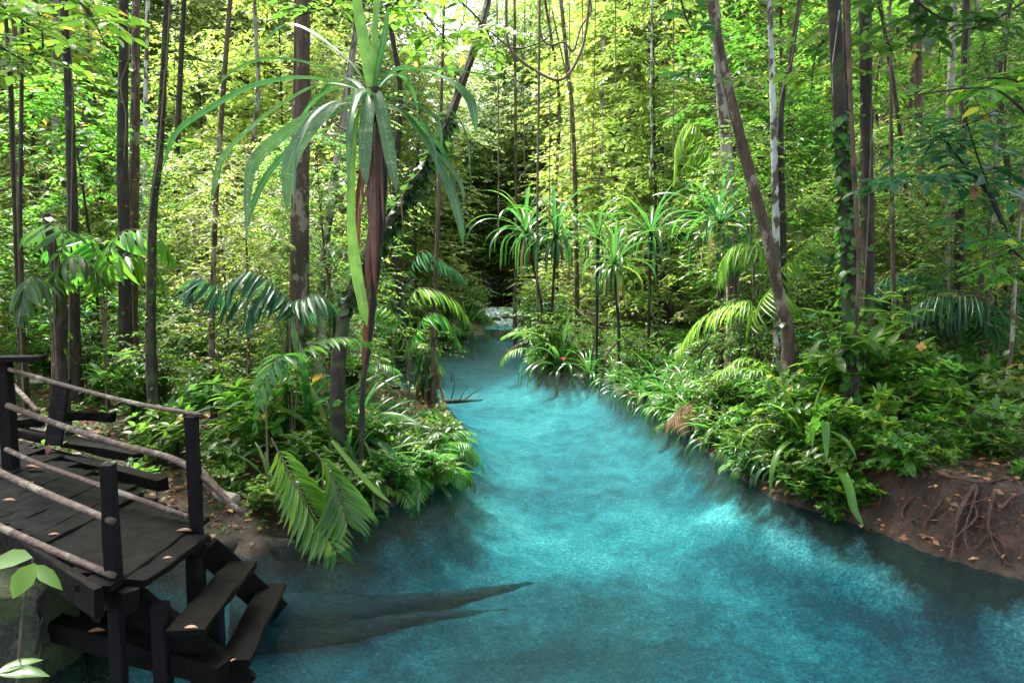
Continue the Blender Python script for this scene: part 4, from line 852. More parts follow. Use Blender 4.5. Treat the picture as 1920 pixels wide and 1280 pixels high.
strapplant('round strap-leaved clump with a red flower head at the far right shore', 1052, 690, None, 14.2, 50, 1.5, .07, 51, 0, 0, name='strap_plant', cat='strap plant', curl=1.9)
strapplant('strap-leaved clump just right of the red-flowered clump', 1105, 700, None, 13.2, 34, 1.0, .05, 52, name='strap_plant', cat='strap plant', curl=1.8)
strapplant('tall strap clump on the far left shore beside the rapids', 872, 630, None, 21, 44, 2.0, .075, 53, name='strap_plant', cat='strap plant', curl=1.5)
strapplant('lower strap clump left of the tall far one', 838, 640, None, 20, 40, 1.7, .07, 54, name='strap_plant', cat='strap plant', curl=1.7)
for i, (px, py, d, L_) in enumerate([(1175, 735, 11.6, .7), (1205, 745, 11, .75), (1235, 740, 10.8, .8), (1265, 735, 10.6, .75), (1225, 710, 12, .8), (1290, 760, 9.9, .7), (1320, 740, 10, .7), (1270, 770, 10.1, .6), (1345, 770, 9.2, .6), (1310, 700, 11, .7), (1150, 715, 12.6, .7), (1250, 690, 12.5, .7), (1375, 790, 8.6, .55)]):
    strapplant(f"{['narrow', 'dense', 'loose'][i % 3]} glossy strap tuft {['hanging over', 'set back from'][i // 3 % 2]} the right shore {where(P(px, py, d))}", px, py, None, d, 26 + i % 4 * 4, L_ * 1.25, .04, 60 + i, name='strap_tuft', cat='strap plant', group='glossy strap tufts on the right shore', curl=1.8)
strapplant('large arching strap plant on the right bank with broad wet leaves', 1512, 838, None, 6.6, 18, 1.05, .07, 81, name='strap_plant', cat='strap plant', curl=1.6, e_lo=.1, mat='palm')
strapplant('small bright strap plant at the water edge left of the large arching one', 1405, 868, None, 7.2, 16, .5, .05, 82, name='strap_plant', cat='strap plant', curl=1.6)
g = Geo(); ribbon(g, [P(1552, 840, 6.4), P(1572, 870, 6.1), P(1592, 915, 5.85), P(1602, 955, 5.75), P(1620, 986, 5.7)], .09, (1, 0, .1), (1, .2, 0), n=24, fold=.3); ribbon(g, [P(1512, 830, 6.6), P(1530, 800, 6.4), P(1545, 790, 6.3), P(1549, 820, 6.2), P(1550, 862, 6.15)], .085, (1, 0, 0), (1, 0, 0), n=24)
ribbon(g, [P(1512, 830, 6.6), P(1545, 835, 6.5), P(1570, 842, 6.4), P(1650, 862, 6.3), P(1700, 862, 6.25)], .05, (.2, 1, 0), (.2, 1, 0), n=24)
solo('trailing_leaf', 'single long bright leaf trailing down the right bank to the water', 'leaf', g, 'palm')
for i, (px, py, d, n_, L_, w_) in enumerate([(585, 840, 6.2, 24, 1.7, .085), (630, 860, 5.9, 18, 1.3, .08), (545, 830, 6.6, 20, 1.5, .075), (670, 850, 6.3, 18, 1.2, .07), (720, 850, 6.6, 24, .75, .045), (805, 905, 6.75, 16, .85, .05), (765, 830, 7.3, 22, .6, .04), (505, 905, 5.6, 16, .5, .035), (650, 900, 6.1, 24, 1.0, .055), (715, 915, 6.3, 22, .7, .045), (820, 860, 7.5, 14, .55, .035)]):
    strapplant(['tallest glossy strap plant at the foot of the big pandanus', 'strap plant with a leaf hanging straight down, right of the tallest one', 'strap plant behind the bright bush left of the pandanus', 'strap plant just right of the leaning trunk foot', 'fine strap plant on the point of the left bank', 'strap plant standing alone at the water edge of the left point', 'strap plant on top of the left point', 'small strap tuft right of the cut poles', 'strap plant above the trailing fronds', 'low strap tuft at the tip of the yellow leaf', 'thin strap tuft over the brown shelf'][i], px, py, None, d, n_, L_, w_, 90 + i, name='strap_plant', cat='strap plant', curl=1.5)
g = Geo(); ribbon(g, [P(622, 825, 5.5), P(660, 870, 5.4), P(700, 915, 5.35), P(732, 942, 5.3)], .045, (1, .1, 0), (1, 0, 0), n=20); solo('fallen_strap_leaf', 'yellow-green fallen strap leaf slanting to the water on the left bank', 'leaf', g, 'palm_yellow')
g = Geo(); ribbon(g, [P(735, 840, 6.3), P(775, 830, 6.3), P(835, 820, 6.4)], .04, (0, 1, .3), (0, 1, .3), n=12); solo('fallen_strap_leaf', 'yellow strap leaf lying level across the left point', 'leaf', g, 'palm_yellow')
# red flower head on the far clump
g = Geo(); leaves(g, np.tile(P(1056, 676, 13.6), (8, 1)), [[math.cos(a) * .5, math.sin(a) * .5, .9] for a in np.arange(8) * .8], [0, 0, 1], .085, .035, True); M['red'] = leafmat('red_bract', [(0, (.5, .02, .02)), (1, (.6, .05, .03))], (.6, .05, .03), .2); solo('flower_head', 'small red flower head in the strap clump on the far right shore', 'flower', g, 'red')

# ------------------------------------------------------------------ palm fronds and palms
def fronds(label, cat, defs, d0, mat, base_px, name='palm', ll=.3, lw=.11, n=28, droop=.35, rad=.008, ang=(75, 35), start=.22):
    b = P(*base_px, d0); b[2] = hh(b[0], b[1]) if name == 'palm' else b[2]
    t = thing(name, label, cat, tuple(b)); rng = np.random.default_rng(int(sum(map(ord, label))))
    for pts in defs:
        lg, rg = Geo(), Geo(); pp = [P(x, y, d0 + dd) - b for x, y, dd in pts]
        if name == 'palm': pp = [np.array([0, 0, .02])] + pp
        frond(lg, rg, pp, ll, n, lw, rng, rad, droop, ang=ang, start=start + (.12 if name == 'palm' else 0)); f = obj('frond', lg.mesh('frond', M[mat]), t); obj('midrib', rg.mesh('midrib', M['liana'] if mat != 'palm_yellow' else M['palm_yellow']), f)
    return t
fronds('two feather fronds trailing from the left bank into the water', 'frond', [[(508, 820, 0), (545, 890, -.05), (585, 960, -.15), (628, 1030, -.3)], [(590, 845, 0), (618, 885, 0), (636, 925, -.05), (650, 975, -.15)]], 5.6, 'palm', (508, 820), 'trailing_frond', .42, .12, 26, .15, ang=(60, 40), start=.12)
fronds('dark drooping fan of fronds hanging behind the thin trunk at left', 'palm', [[(520, 600, .2), (440, 560, .1), (380, 520, 0), (352, 545, -.1)], [(540, 600, 0), (510, 530, 0), (460, 510, -.1), (400, 560, -.2)], [(560, 610, 0), (540, 560, 0), (500, 545, -.1), (455, 610, -.2)], [(545, 600, 0), (570, 560, 0), (610, 560, 0), (640, 620, 0)]], 7.0, 'leaf_blue', (545, 700), ll=.42, lw=.13, droop=.8)
fronds('palm with broad hanging leaflets between the left trunks', 'palm', [[(200, 560, 0), (205, 470, 0), (235, 432, 0), (290, 440, 0), (320, 480, 0)], [(195, 560, 0), (200, 500, 0), (250, 480, 0), (300, 520, 0)], [(190, 560, 0), (180, 470, 0), (150, 440, 0), (90, 470, 0)], [(195, 560, 0), (180, 500, 0), (140, 490, 0), (95, 540, 0)]], 7.8, 'palm', (195, 690), ll=.4, lw=.2, n=20, droop=.9)
fronds('bright arching frond above the glossy strap plants on the left bank', 'palm', [[(500, 730, 0), (530, 680, 0), (590, 645, 0), (640, 632, 0), (690, 640, 0)], [(500, 740, 0), (515, 690, -.1), (530, 665, -.1), (500, 700, -.3), (480, 790, -.4)]], 6.0, 'palm', (500, 800), ll=.24, lw=.2, n=22, droop=.45)
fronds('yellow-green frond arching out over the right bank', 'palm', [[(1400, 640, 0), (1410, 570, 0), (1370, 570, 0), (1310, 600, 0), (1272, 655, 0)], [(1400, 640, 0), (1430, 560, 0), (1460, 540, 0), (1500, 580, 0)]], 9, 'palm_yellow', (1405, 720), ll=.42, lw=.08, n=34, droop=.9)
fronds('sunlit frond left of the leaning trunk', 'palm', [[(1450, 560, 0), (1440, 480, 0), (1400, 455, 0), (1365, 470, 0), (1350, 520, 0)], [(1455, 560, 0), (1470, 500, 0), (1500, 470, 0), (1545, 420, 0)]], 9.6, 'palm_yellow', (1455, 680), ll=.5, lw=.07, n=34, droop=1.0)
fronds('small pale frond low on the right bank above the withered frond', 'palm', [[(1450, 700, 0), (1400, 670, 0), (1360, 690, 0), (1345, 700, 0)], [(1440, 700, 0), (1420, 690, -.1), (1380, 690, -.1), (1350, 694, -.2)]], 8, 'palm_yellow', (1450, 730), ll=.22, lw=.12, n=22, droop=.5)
fronds('shaded palm with long arching fronds behind the mossy pair', 'palm', [[(1640, 600, 0), (1640, 540, 0), (1690, 512, 0), (1750, 520, 0), (1770, 560, 0)], [(1640, 600, 0), (1620, 530, 0), (1590, 480, 0), (1540, 470, 0)]], 9.5, 'leaf_blue', (1640, 680), ll=.45, lw=.08, n=32, droop=.8)
fronds('grey-lit frond reaching left from the dark hollow at the right edge', 'palm', [[(1880, 640, 0), (1860, 570, 0), (1800, 550, 0), (1740, 560, 0), (1712, 580, 0)], [(1885, 640, 0), (1900, 560, 0), (1930, 540, 0), (1960, 560, 0)], [(1880, 640, 0), (1850, 600, 0), (1820, 560, 0), (1780, 600, 0)]], 8.2, 'leaf_blue', (1880, 700), ll=.5, lw=.07, n=34, droop=.9)
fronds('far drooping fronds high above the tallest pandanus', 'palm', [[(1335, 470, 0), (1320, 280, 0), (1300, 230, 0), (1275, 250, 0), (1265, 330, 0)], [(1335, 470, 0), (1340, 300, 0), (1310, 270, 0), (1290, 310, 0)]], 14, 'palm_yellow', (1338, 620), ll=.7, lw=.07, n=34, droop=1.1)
fronds('palm frond hanging over the left shore by the thin reddish stem', 'palm', [[(770, 680, 0), (770, 560, 0), (800, 540, 0), (850, 560, 0), (880, 600, 0)], [(765, 680, 0), (790, 600, 0), (830, 590, 0), (860, 640, 0)], [(765, 680, 0), (740, 590, 0), (700, 580, 0), (670, 640, 0)]], 9.5, 'palm', (765, 735), ll=.4, lw=.12, n=26, droop=.7)
fronds('dark palm frond above the stream bend at the left', 'palm', [[(740, 640, 0), (780, 480, 0), (830, 490, 0), (870, 520, 0)], [(735, 640, 0), (720, 500, 0), (690, 470, 0), (650, 500, 0)]], 11, 'leaf_blue', (735, 720), ll=.45, lw=.1, n=28, droop=.9)
fronds('withered pinkish-brown frond draped down the right bank to the water', 'frond', [[(1345, 700, .2), (1325, 730, 0), (1290, 758, -.2), (1262, 785, -.35)]], 9.5, 'dead_pink', (1345, 700), 'withered_frond', .5, .05, 44, 1.1, ang=(80, 50), start=.15)
fronds('broad-leaved palm at the left edge with wide drooping blades', 'palm', [[(100, 560, 0), (110, 500, 0), (150, 480, 0), (190, 520, 0)], [(90, 560, 0), (70, 520, -.2), (50, 530, -.4), (38, 590, -.5)], [(100, 560, 0), (120, 440, 0), (90, 420, .1), (50, 440, .2)]], 7.2, 'leaf_dark', (105, 660), ll=.36, lw=.2, n=16, droop=1.0)
# dead palm skirt at right, hanging over the hollow
rng_ = np.random.default_rng(4); g = Geo()
for k_ in range(70):
    x = rnd(1690, 1890); d = rnd(8.2, 9.2); y0 = rnd(540, 600); tube(g, [P(x, y0, d), P(x + rnd(-8, 8), (y0 + 690) / 2, d), P(x + rnd(-25, 25), rnd(620, 710), d - .1)], [.008, .003], 3, 8, cap=False)
solo('hanging_dead_fronds', 'curtain of dead fibrous fronds hanging in the dark hollow at the right', 'dead fronds', g, 'bark_dark')
# the drooping plant with dead leaves at the water line left
rng_ = np.random.default_rng(14); g = Geo(); sg = Geo()
b = GP(800, 752); tpz = P(805, 650, b[1]); tube(sg, [b - [0, 0, .1], (b + tpz) / 2 + [.05, 0, 0], tpz], [.02, .01], 6, 12)
n_ = 70; q = b + (tpz - b) * rng_.uniform(.15, 1, (n_, 1)) + rng_.normal(0, .06, (n_, 3)); a = rng_.uniform(0, 6.28, n_); leaves(g, q, np.stack([np.cos(a), np.sin(a), -rng_.uniform(.4, 2.2, n_)], 1), [0, 0, 1], rng_.uniform(.25, .5, n_), .07, True)
t = thing('drooping_plant', 'drooping plant with yellowing leaves at the left water line', 'plant', (0, 0, 0)); obj('stem', sg.mesh('stem', M['bark_brown']), t); obj('foliage', g.mesh('foliage', M['leaf_dark']), t)
n_ = 26; q = b + (tpz - b) * rng_.uniform(.0, .45, (n_, 1)) + rng_.normal(0, .12, (n_, 3)); a = rng_.uniform(0, 6.28, n_); g = Geo(); leaves(g, q, np.stack([np.cos(a) * .6, np.sin(a) * .6, -rng_.uniform(.4, 2.2, n_)], 1), [0, 0, 1], rng_.uniform(.2, .4, n_), .07, True); obj('dead_leaves', g.mesh('dead_leaves', M['dead']), t)
# ------------------------------------------------------------------ shrubs and saplings on the banks
SH = {
 'big': make_shrub(201, 1.1, 9, 5, .23, .42, 'leaf_mid', spread=.6, whorl=7),
 'big_bright': make_shrub(202, .9, 8, 5, .19, .42, 'leaf_bright', spread=.5, whorl=7),
 'fine': make_shrub(203, 1.0, 12, 9, .075, .45, 'leaf_bright', spread=.5, whorl=9, mode='spray'),
 'fine_mid': make_shrub(204, 1.1, 13, 9, .085, .42, 'leaf_mid', spread=.55, whorl=9, mode='spray'),
 'low': make_shrub(205, .35, 8, 5, .10, .45, 'leaf_bright', spread=.32, whorl=5),
 'low_dark': make_shrub(206, .45, 9, 5, .12, .42, 'leaf_mid', spread=.38, whorl=6),
 'layer': make_shrub(207, 1.8, 9, 7, .17, .44, 'leaf_mid', spread=.9, whorl=9, mode='spray'),
 'layer_bright': make_shrub(208, 1.6, 9, 7, .13, .42, 'leaf_bright', spread=.8, whorl=10, mode='spray'),
 'blue': make_shrub(209, 1.3, 9, 6, .20, .45, 'leaf_blue', spread=.7, whorl=6),
 'fern': make_palm(210, 9, .75, .14, mat='fern', lw=.22, n=26, e_lo=.3, e_hi=1.1, curl=1.3, droop=.15),
 'palmlet': make_palm(211, 8, 1.3, .34, mat='palm', lw=.11, n=26, e_lo=.3, e_hi=1.3, curl=1.2, droop=.5),
 'palmlet_blue': make_palm(212, 8, 1.4, .36, mat='leaf_blue', lw=.10, n=28, e_lo=.2, e_hi=1.2, curl=1.4, droop=.7),
}
DESC = {'big': 'broad-leaved green shrub', 'big_bright': 'bright broad-leaved shrub', 'fine': 'fine-leaved yellow-green shrub', 'fine_mid': 'fine-leaved green shrub', 'low': 'low bright seedling clump',
        'low_dark': 'low dark leafy clump', 'layer': 'layered dark sapling', 'layer_bright': 'layered bright sapling', 'blue': 'bluish wet-leaved shrub', 'fern': 'soft feathery fern', 'palmlet': 'young feather palm', 'palmlet_blue': 'dark young feather palm'}
CATS = {'low': 'seedling', 'low_dark': 'seedling', 'layer': 'sapling', 'layer_bright': 'sapling', 'fern': 'fern', 'palmlet': 'palm', 'palmlet_blue': 'palm'}
def shrub(kind, px, py, s=1.0, label=None, d=None, grp=None, rot=None):
    if d is None: b = GP(px, py)
    else: b = P(px, py, d); b[2] = hh(b[0], b[1])
    lab = label or f"{SIZE(s)} {DESC[kind]} {where(b)}, {'waterside' if sdist([b[0]], [b[1]])[0] < .7 else 'near' if b[1] < 8 else 'behind' if b[1] < 13 else 'far back'}"
    c = CATS.get(kind, 'shrub'); nm = {'seedling': 'seedling', 'sapling': 'sapling', 'fern': 'fern', 'palm': 'young_palm', 'shrub': 'shrub'}[c]
    return spawn(nm, SH[kind], b, rnd(0, 6.28) if rot is None else rot, s, lab, c, grp or f'{c}s on the banks')
shrub('big', 1580, 800, 1.15, 'broad-leaved wet bush in the middle of the right bank')
shrub('big', 1640, 790, 1.0, 'second broad-leaved bush, right of the wet one in the middle of the bank')
shrub('blue', 1545, 770, .75, 'dark bluish bush over the black hollow above the arching strap plant')
shrub('big_bright', 1640, 850, .62, 'bright low bush right of the arching strap plant')
shrub('big_bright', 1600, 905, .4, 'small bright bush on the right bank face'); shrub('low', 1640, 925, .9, 'tiny bright seedling hanging on the right bank face')
shrub('low', 1700, 895, 1.0, 'bright seedling on the bank edge beside the roots'); shrub('low', 1890, 850, 1.3, 'green seedling at the right edge above the roots')
shrub('big_bright', 290, 770, .8); shrub('big_bright', 420, 800, .8); shrub('big', 200, 770, .7); shrub('big_bright', 500, 850, .95, 'bright bush with a yellow leaf in front of the big pandanus foot'); shrub('big_bright', 455, 865, .6, 'small bright bush right of the front railing post')
shrub('big', 360, 830, .7, 'glossy large-leaved bush behind the front railing post'); shrub('low', 230, 950, 1.0, 'light green seedling between the railings')
shrub('low', 245, 985, .9, 'light green seedling under the lowest railing'); shrub('low', 60, 900, .9, 'small seedling by the yellow dead leaf')
shrub('big', 255, 800, .8, 'dark glossy bush behind the middle of the railing'); shrub('fine_mid', 300, 790, .9, 'fine-leaved bush behind the railing')
shrub('big_bright', 330, 850, .5, 'bright drooping bush over the long beams'); shrub('low_dark', 300, 870, 1.1); shrub('low_dark', 420, 900, 1.0); shrub('low', 440, 930, .8)
for k_, px, py, s in [('fine_mid', 170, 730, 1.0), ('fine', 140, 700, .9), ('big', 210, 720, .8), ('layer', 330, 720, .8), ('layer_bright', 250, 690, .9), ('fine_mid', 400, 740, 1.0), ('palmlet', 400, 730, .9), ('palmlet', 460, 700, .9),
                      ('fern', 330, 690, 1.4), ('fern', 380, 680, 1.5), ('fern', 60, 650, 1.6), ('fern', 440, 670, 1.5), ('palmlet_blue', 30, 690, .8), ('big', 90, 720, .9), ('fine', 40, 720, .8), ('palmlet', 330, 760, .7), ('fine_mid', 470, 780, .8), ('low_dark', 540, 830, 1.2),
                      ('palmlet_blue', 560, 740, .9), ('palmlet_blue', 690, 800, .6), ('low_dark', 720, 800, .6), ('big', 660, 740, .6), ('low_dark', 620, 880, 1.0), ('low_dark', 680, 860, 1.0), ('low', 740, 870, .9), ('low_dark', 770, 810, .6), 
                      ('low', 740, 810, .5), ('low', 650, 930, .8), ('low_dark', 580, 900, .9), ('low', 800, 870, .7), ('big', 560, 700, .8), ('low', 480, 960, .8)]:
    shrub(k_, px, py, s)
for k_, px, py, s in [('fine', 1085, 650, .8), ('fine', 1120, 660, .8), ('fine', 1180, 670, .8), ('fine_mid', 1230, 670, .8), ('fern', 1240, 660, 1.6), ('fern', 1275, 650, 1.6), ('fern', 1300, 670, 1.8), ('palmlet', 1380, 700, .9),
                      ('fine_mid', 1420, 720, 1.0), ('blue', 1410, 700, .9), ('blue', 1450, 690, 1.0), ('layer', 1500, 700, 1.0), ('fine_mid', 1530, 720, 1.0), ('layer', 1450, 650, 1.2), ('layer_bright', 1520, 640, 1.2), ('low_dark', 1440, 800, 1.1), ('low_dark', 1480, 820, 1.0), ('low_dark', 1560, 860, .9),
                      ('low', 1390, 830, .8), ('fine_mid', 1660, 720, 1.0), ('layer', 1620, 700, .9), ('layer', 1700, 690, 1.0), ('fine', 1740, 760, .5), ('fine', 1760, 740, .6), ('low', 1780, 800, 1.3), ('low', 1740, 790, 1.2), ('low_dark', 1700, 780, 1.4), ('low_dark', 1840, 760, 1.4), ('low', 1830, 730, 1.3), ('fine_mid', 1780, 690, .8),
                      ('blue', 1730, 680, .8), ('big', 1800, 700, .8), ('fern', 1750, 660, 1.4), ('low', 1890, 760, 1.2), ('low_dark', 1900, 800, 1.2), ('low', 1860, 800, .8), ('fine', 1600, 660, 1.0), ('low', 1720, 830, 1.0), ('low', 1780, 850, .6), ('fern', 1860, 830, .5), ('low_dark', 1640, 800, 1.2), ('big', 1670, 760, .7), ('low', 1560, 900, .6),
                      ('layer', 1860, 690, .9), ('palmlet_blue', 1800, 670, .9), ('low_dark', 1350, 780, .9), ('fine', 1350, 700, .9), ('low_dark', 1500, 790, 1.1), ('fine_mid', 1600, 740, .8)]:
    shrub(k_, px, py, s)
for k_, px, py, s in [('palmlet_blue', 1480, 760, .8), ('layer', 1680, 740, .8), ('blue', 1760, 730, .8), ('palmlet', 1700, 720, .9), ('palmlet_blue', 1860, 740, .8), ('layer', 1560, 700, 1.0), ('blue', 1660, 690, 1.0), ('palmlet', 1540, 740, .7), ('big', 1720, 700, .9), ('layer', 1790, 680, 1.0),
                      ('low_dark', 1585, 885, .7), ('low', 1620, 890, .7), ('low_dark', 1660, 880, .7), ('low_dark', 1560, 875, .8), ('low', 1690, 870, .8), ('low_dark', 1730, 860, .6), ('fern', 1600, 860, .5), ('low', 1800, 862, .5), ('low_dark', 1900, 870, .6), ('low', 1520, 890, .6), ('low_dark', 1490, 900, .6), ('palmlet', 1460, 860, .4), ('low', 1650, 940, .5), ('fern', 1760, 850, .5), ('low_dark', 1830, 845, .6), ('fern', 1690, 875, .5), ('low', 1770, 875, .5), ('low_dark', 1870, 860, .5), ('low_dark', 1710, 900, .4), ('low', 1910, 900, .5), ('low', 1560, 930, .5),
                      ('palmlet_blue', 260, 700, 1.0), ('blue', 120, 720, .8), ('layer', 180, 690, 1.0), ('big', 420, 700, .9), ('palmlet', 500, 740, .8), ('blue', 370, 730, .7), ('palmlet', 650, 830, .6), ('palmlet_blue', 610, 790, .7)]:
    shrub(k_, px, py, s)
shrub('fine', 985, 612, 1.9, 'yellow-green bush hanging over the right end of the rapids', d=27)
shrub('fine', 1005, 625, 1.5, 'lighter bush just right of the one over the rapids', d=24)
shrub('fine', 800, 655, 1.3, 'yellow-green bush leaning over the left bay', d=18)
for k_ in range(64):
    side = k_ % 2; yy = rnd(5.6, 8.6) if side == 0 else rnd(6.0, 10.5); xx = np.linspace(-4, 6, 401); dd = sdist(xx, np.full(401, yy)); tgt = rnd(.0, .35)
    m_ = (xx < .4) if side == 0 else (xx > .4)
    if not m_.any(): continue
    x = xx[m_][np.argmin(abs(dd[m_] - tgt))]; px, _ = proj((x, yy, 0)); kd = ['low_dark', 'fine_mid' if side else 'palmlet', 'low', 'low_dark', 'palmlet', 'fern'][int(rnd(0, 6))]; s_ = rnd(.5, 1.0) * (.6 if kd in ('palmlet', 'fine_mid', 'fern') else 1)
    c = CATS.get(kd, 'shrub'); nm = {'seedling': 'seedling', 'fern': 'fern', 'palm': 'young_palm', 'shrub': 'shrub'}[c]
    spawn(nm, SH[kd], (x, yy, hh(x, yy)), rnd(0, 6.28), s_, f"{SIZE(s_)} {DESC[kd]} {where((x, yy, 0))}, waterside", c, f'{c}s on the banks')
for k_, (px, py, L_) in enumerate([(1330, 812, .8), (1365, 835, .8), (1395, 850, .7), (1300, 790, .9), (1435, 880, .6), (1280, 775, .9), (1245, 765, .9), (1200, 750, .9), (1480, 900, .5)]):
    strapplant(f"glossy strap tuft overhanging the water {where(G(px, py, .3))}, low", px, py, None, 9, 26, L_, .042, 140 + k_, name='strap_tuft', cat='strap plant', group='glossy strap tufts on the right shore', curl=1.9)
# leafy branches reaching in from the right edge, close to the camera
def bough(label, paths, d, ll, lw, mat, nsp, sl, seed, nl=8, ddz=.25):
    rng = np.random.default_rng(seed); t = thing('leafy_bough', label, 'branch', (0, 0, 0)); sg, cg = Geo(), Geo(); S0, SD = [], []
    for pth in paths:
        c = tube(sg, [P(x, y, d + dd) for x, y, dd in pth], [.014, .005], 6, 24, .05, rng)
        for k_ in range(nsp):
            i = int(rng.uniform(2, 23)); a = rng.uniform(0, 6.28); S0.append(c[i]); SD.append([math.cos(a), math.sin(a) * .8, rng.normal(.12, .22)])
    sprays(cg, S0, SD, sl * rng.uniform(.7, 1.2, len(S0)), nl, ll, lw, rng, hi=True, droop=ddz, twig=sg)
    obj('branch', sg.mesh('branch', M['bark_dark']), t); obj('foliage', cg.mesh('foliage', M[mat]), t); return t
bough('leafy sapling arching in the right foreground with big bluish leaves', [[(1905, 470, 0), (1870, 390, 0), (1835, 300, 0), (1800, 190, 0)], [(1880, 420, 0), (1830, 330, -.1), (1740, 330, -.2), (1690, 340, -.3)], [(1850, 360, 0), (1800, 300, .2), (1760, 260, .3), (1720, 310, .3)]], 5.8, .17, .42, 'leaf_blue', 15, .42, 501, 7)
bough('bright green sprays at the upper right edge', [[(1960, 260, 0), (1900, 190, 0), (1840, 165, 0), (1700, 180, -.1)], [(1960, 200, 0), (1900, 150, 0), (1830, 150, .1)]], 5.4, .16, .40, 'leaf_bright', 8, .4, 502, 7)
bough('bright leafy tuft at the right edge in the middle height', [[(1960, 560, 0), (1910, 520, 0), (1860, 500, 0)], [(1960, 520, 0), (1900, 470, 0), (1880, 450, 0)]], 5.6, .10, .42, 'leaf_bright', 14, .3, 503, 9)
bough('dark leafy sprays hanging at the upper left corner', [[(-40, -20, 0), (30, 30, 0), (80, 60, 0)], [(-40, 60, 0), (20, 100, 0), (60, 120, 0)]], 6, .13, .5, 'leaf_mid', 12, .4, 504)
bough('leafy branch hanging from the top beside the dark left trunk', [[(120, -30, 0), (170, 30, 0), (200, 90, .1)], [(60, -30, .4), (80, 90, .4), (40, 150, .4)]], 7, .15, .55, 'leaf_bright', 12, .45, 505)
bough('leaf sprays hanging in the upper middle left of the clearing', [[(840, -20, 0), (900, 40, 0), (930, 90, 0)], [(780, -20, 0), (800, 30, 0), (850, 90, 0)]], 7.5, .16, .42, 'leaf_mid', 12, .5, 506)
bough('dark leaf cluster hanging left of the leaning trunk at the top', [[(1270, -30, 0), (1285, 30, 0), (1300, 60, 0)], [(1290, 130, 0), (1292, 145, 0)]], 7, .15, .4, 'leaf_dark', 5, .3, 507, 6)
bough('leafy branch hanging beside the mossy pair at the top', [[(1560, 60, 0), (1530, 100, .2), (1520, 180, .2)], [(1640, -20, 0), (1660, 60, 0), (1680, 120, 0)]], 7.4, .15, .45, 'leaf_mid', 14, .45, 508)
bough('dark leaves hanging at the top right above the reddish trunk', [[(1680, -30, 0), (1740, 20, 0), (1780, 40, 0)], [(1960, -20, 0), (1860, 40, 0), (1800, 60, 0)]], 6.5, .17, .42, 'leaf_dark', 12, .5, 509)
bough('leafy top branch above the big pandanus', [[(640, -30, 0), (620, 10, 0), (560, 30, 0)], [(760, -30, 0), (740, 10, 0), (700, 30, 0)]], 7, .14, .42, 'leaf_bright', 9, .4, 510)
# leaf poking up over the deck in the bottom left corner
g = Geo(); q = P(62, 1045, 2.3); leaves(g, [q, q + [.02, -.02, -.01], q + [0, -.01, -.02]], [[-1, .1, -.12], [-.25, -.5, -.6], [.75, -.2, -.4]], [[.1, -.6, 1], [.2, -.8, .6], [0, -.5, 1]], [.2, .12, .14], [.085, .08, .05], True)
sg = Geo(); tube(sg, [P(30, 1300, 2.4), P(42, 1150, 2.35), q], [.005, .003], 5, 12, cap=False)
t = thing('seedling', 'near bright green seedling in the lower left corner over the boardwalk', 'seedling', (0, 0, 0)); obj('foliage', g.mesh('foliage', M['leaf_mid']), t); obj('stem', sg.mesh('stem', M['liana']), t)
g = Geo(); q = P(-10, 1262, 2.3); leaves(g, [q, q], [[1, .2, -.05], [.7, .6, .1]], [[.0, -.3, 1], [0, -.4, 1]], [.17, .14], [.06, .05], True)
thing('leaf_tip', 'pair of green leaf tips at the very bottom left corner', 'leaf', mesh=g.mesh('leaf_tip', M['leaf_mid']))
# dead leaves
def dleaf(label, px, py, z, L_, mat='dead', rot=0, name='fallen_leaf', tilt=.1):
    g = Geo(); q = G(px, py, z); leaves(g, [q + [0, 0, .012]], [[math.cos(rot), math.sin(rot), tilt]], [[.1, -.1, 1]], [L_], [L_ * .42], True); thing(name, label, 'dead leaf', group='dead leaves lying about', mesh=g.mesh(name, M[mat]))
dleaf('orange dead leaf on the boardwalk above the bright seedling', 90, 1005, ZD, 0.058, rot=.2); dleaf('brown dead leaf on the boardwalk at the left edge', 5, 940, ZD, 0.078, rot=.1)
dleaf('red dead leaf on the top step by the post', 330, 998, ZD, 0.091, 'dead_red', .1); dleaf('brown leaf on the top step', 305, 1050, .70, 0.046, rot=.4); dleaf('orange leaf on the lowest step', 432, 1243, .2, 0.033, rot=1)
dleaf('pale stick-like leaf on the middle step', 345, 1180, .45, 0.065, rot=.1); dleaf('yellow dead leaf on the ground behind the boardwalk', 50, 875, .72, 0.195, rot=-.3); dleaf('red dead leaf below the yellow one', 58, 905, .72, 0.104, 'dead_red', -1)
dleaf('large pale red dead leaf hanging on the fallen beams', 92, 835, .75, 0.104, 'dead_red', -1.2, tilt=-.9); dleaf('orange dead leaf on the right bank edge', 1735, 863, .62, 0.104, 'dead_red', .2); dleaf('rusty leaf further right on the bank', 1850, 855, .64, 0.078, 'dead_red', 2)
dleaf('small orange leaf on the right litter', 1755, 820, .66, 0.065, 'dead', 1); dleaf('curled dead leaf on the low beam by the post', 165, 1187, .3, 0.085, rot=.2)
g = Geo(); leaves(g, [P(1828, 345, 5.6)] * 3, [[.1, 0, -1], [.4, .1, -.9], [-.3, 0, -.8]], [0, -1, 0], [.14, .1, .09], [.07, .05, .05], True); solo('dead_leaf_cluster', 'curled yellow dead leaf hanging in the right foreground sapling', 'dead leaf', g, 'dead')
M['orange'] = leafmat('orange_leaf', [(0, (.7, .2, .06)), (1, (.8, .3, .1))], (.6, .2, .05), .2); g = Geo(); leaves(g, [P(1728, 650, 7.2)] * 4, [[math.cos(a), 0, math.sin(a)] for a in (0, 1.5, 3, 4.5)], [0, -1, .2], .06, .05, True); solo('orange_flower', 'small orange bloom among the dark leaves on the right', 'flower', g, 'orange')

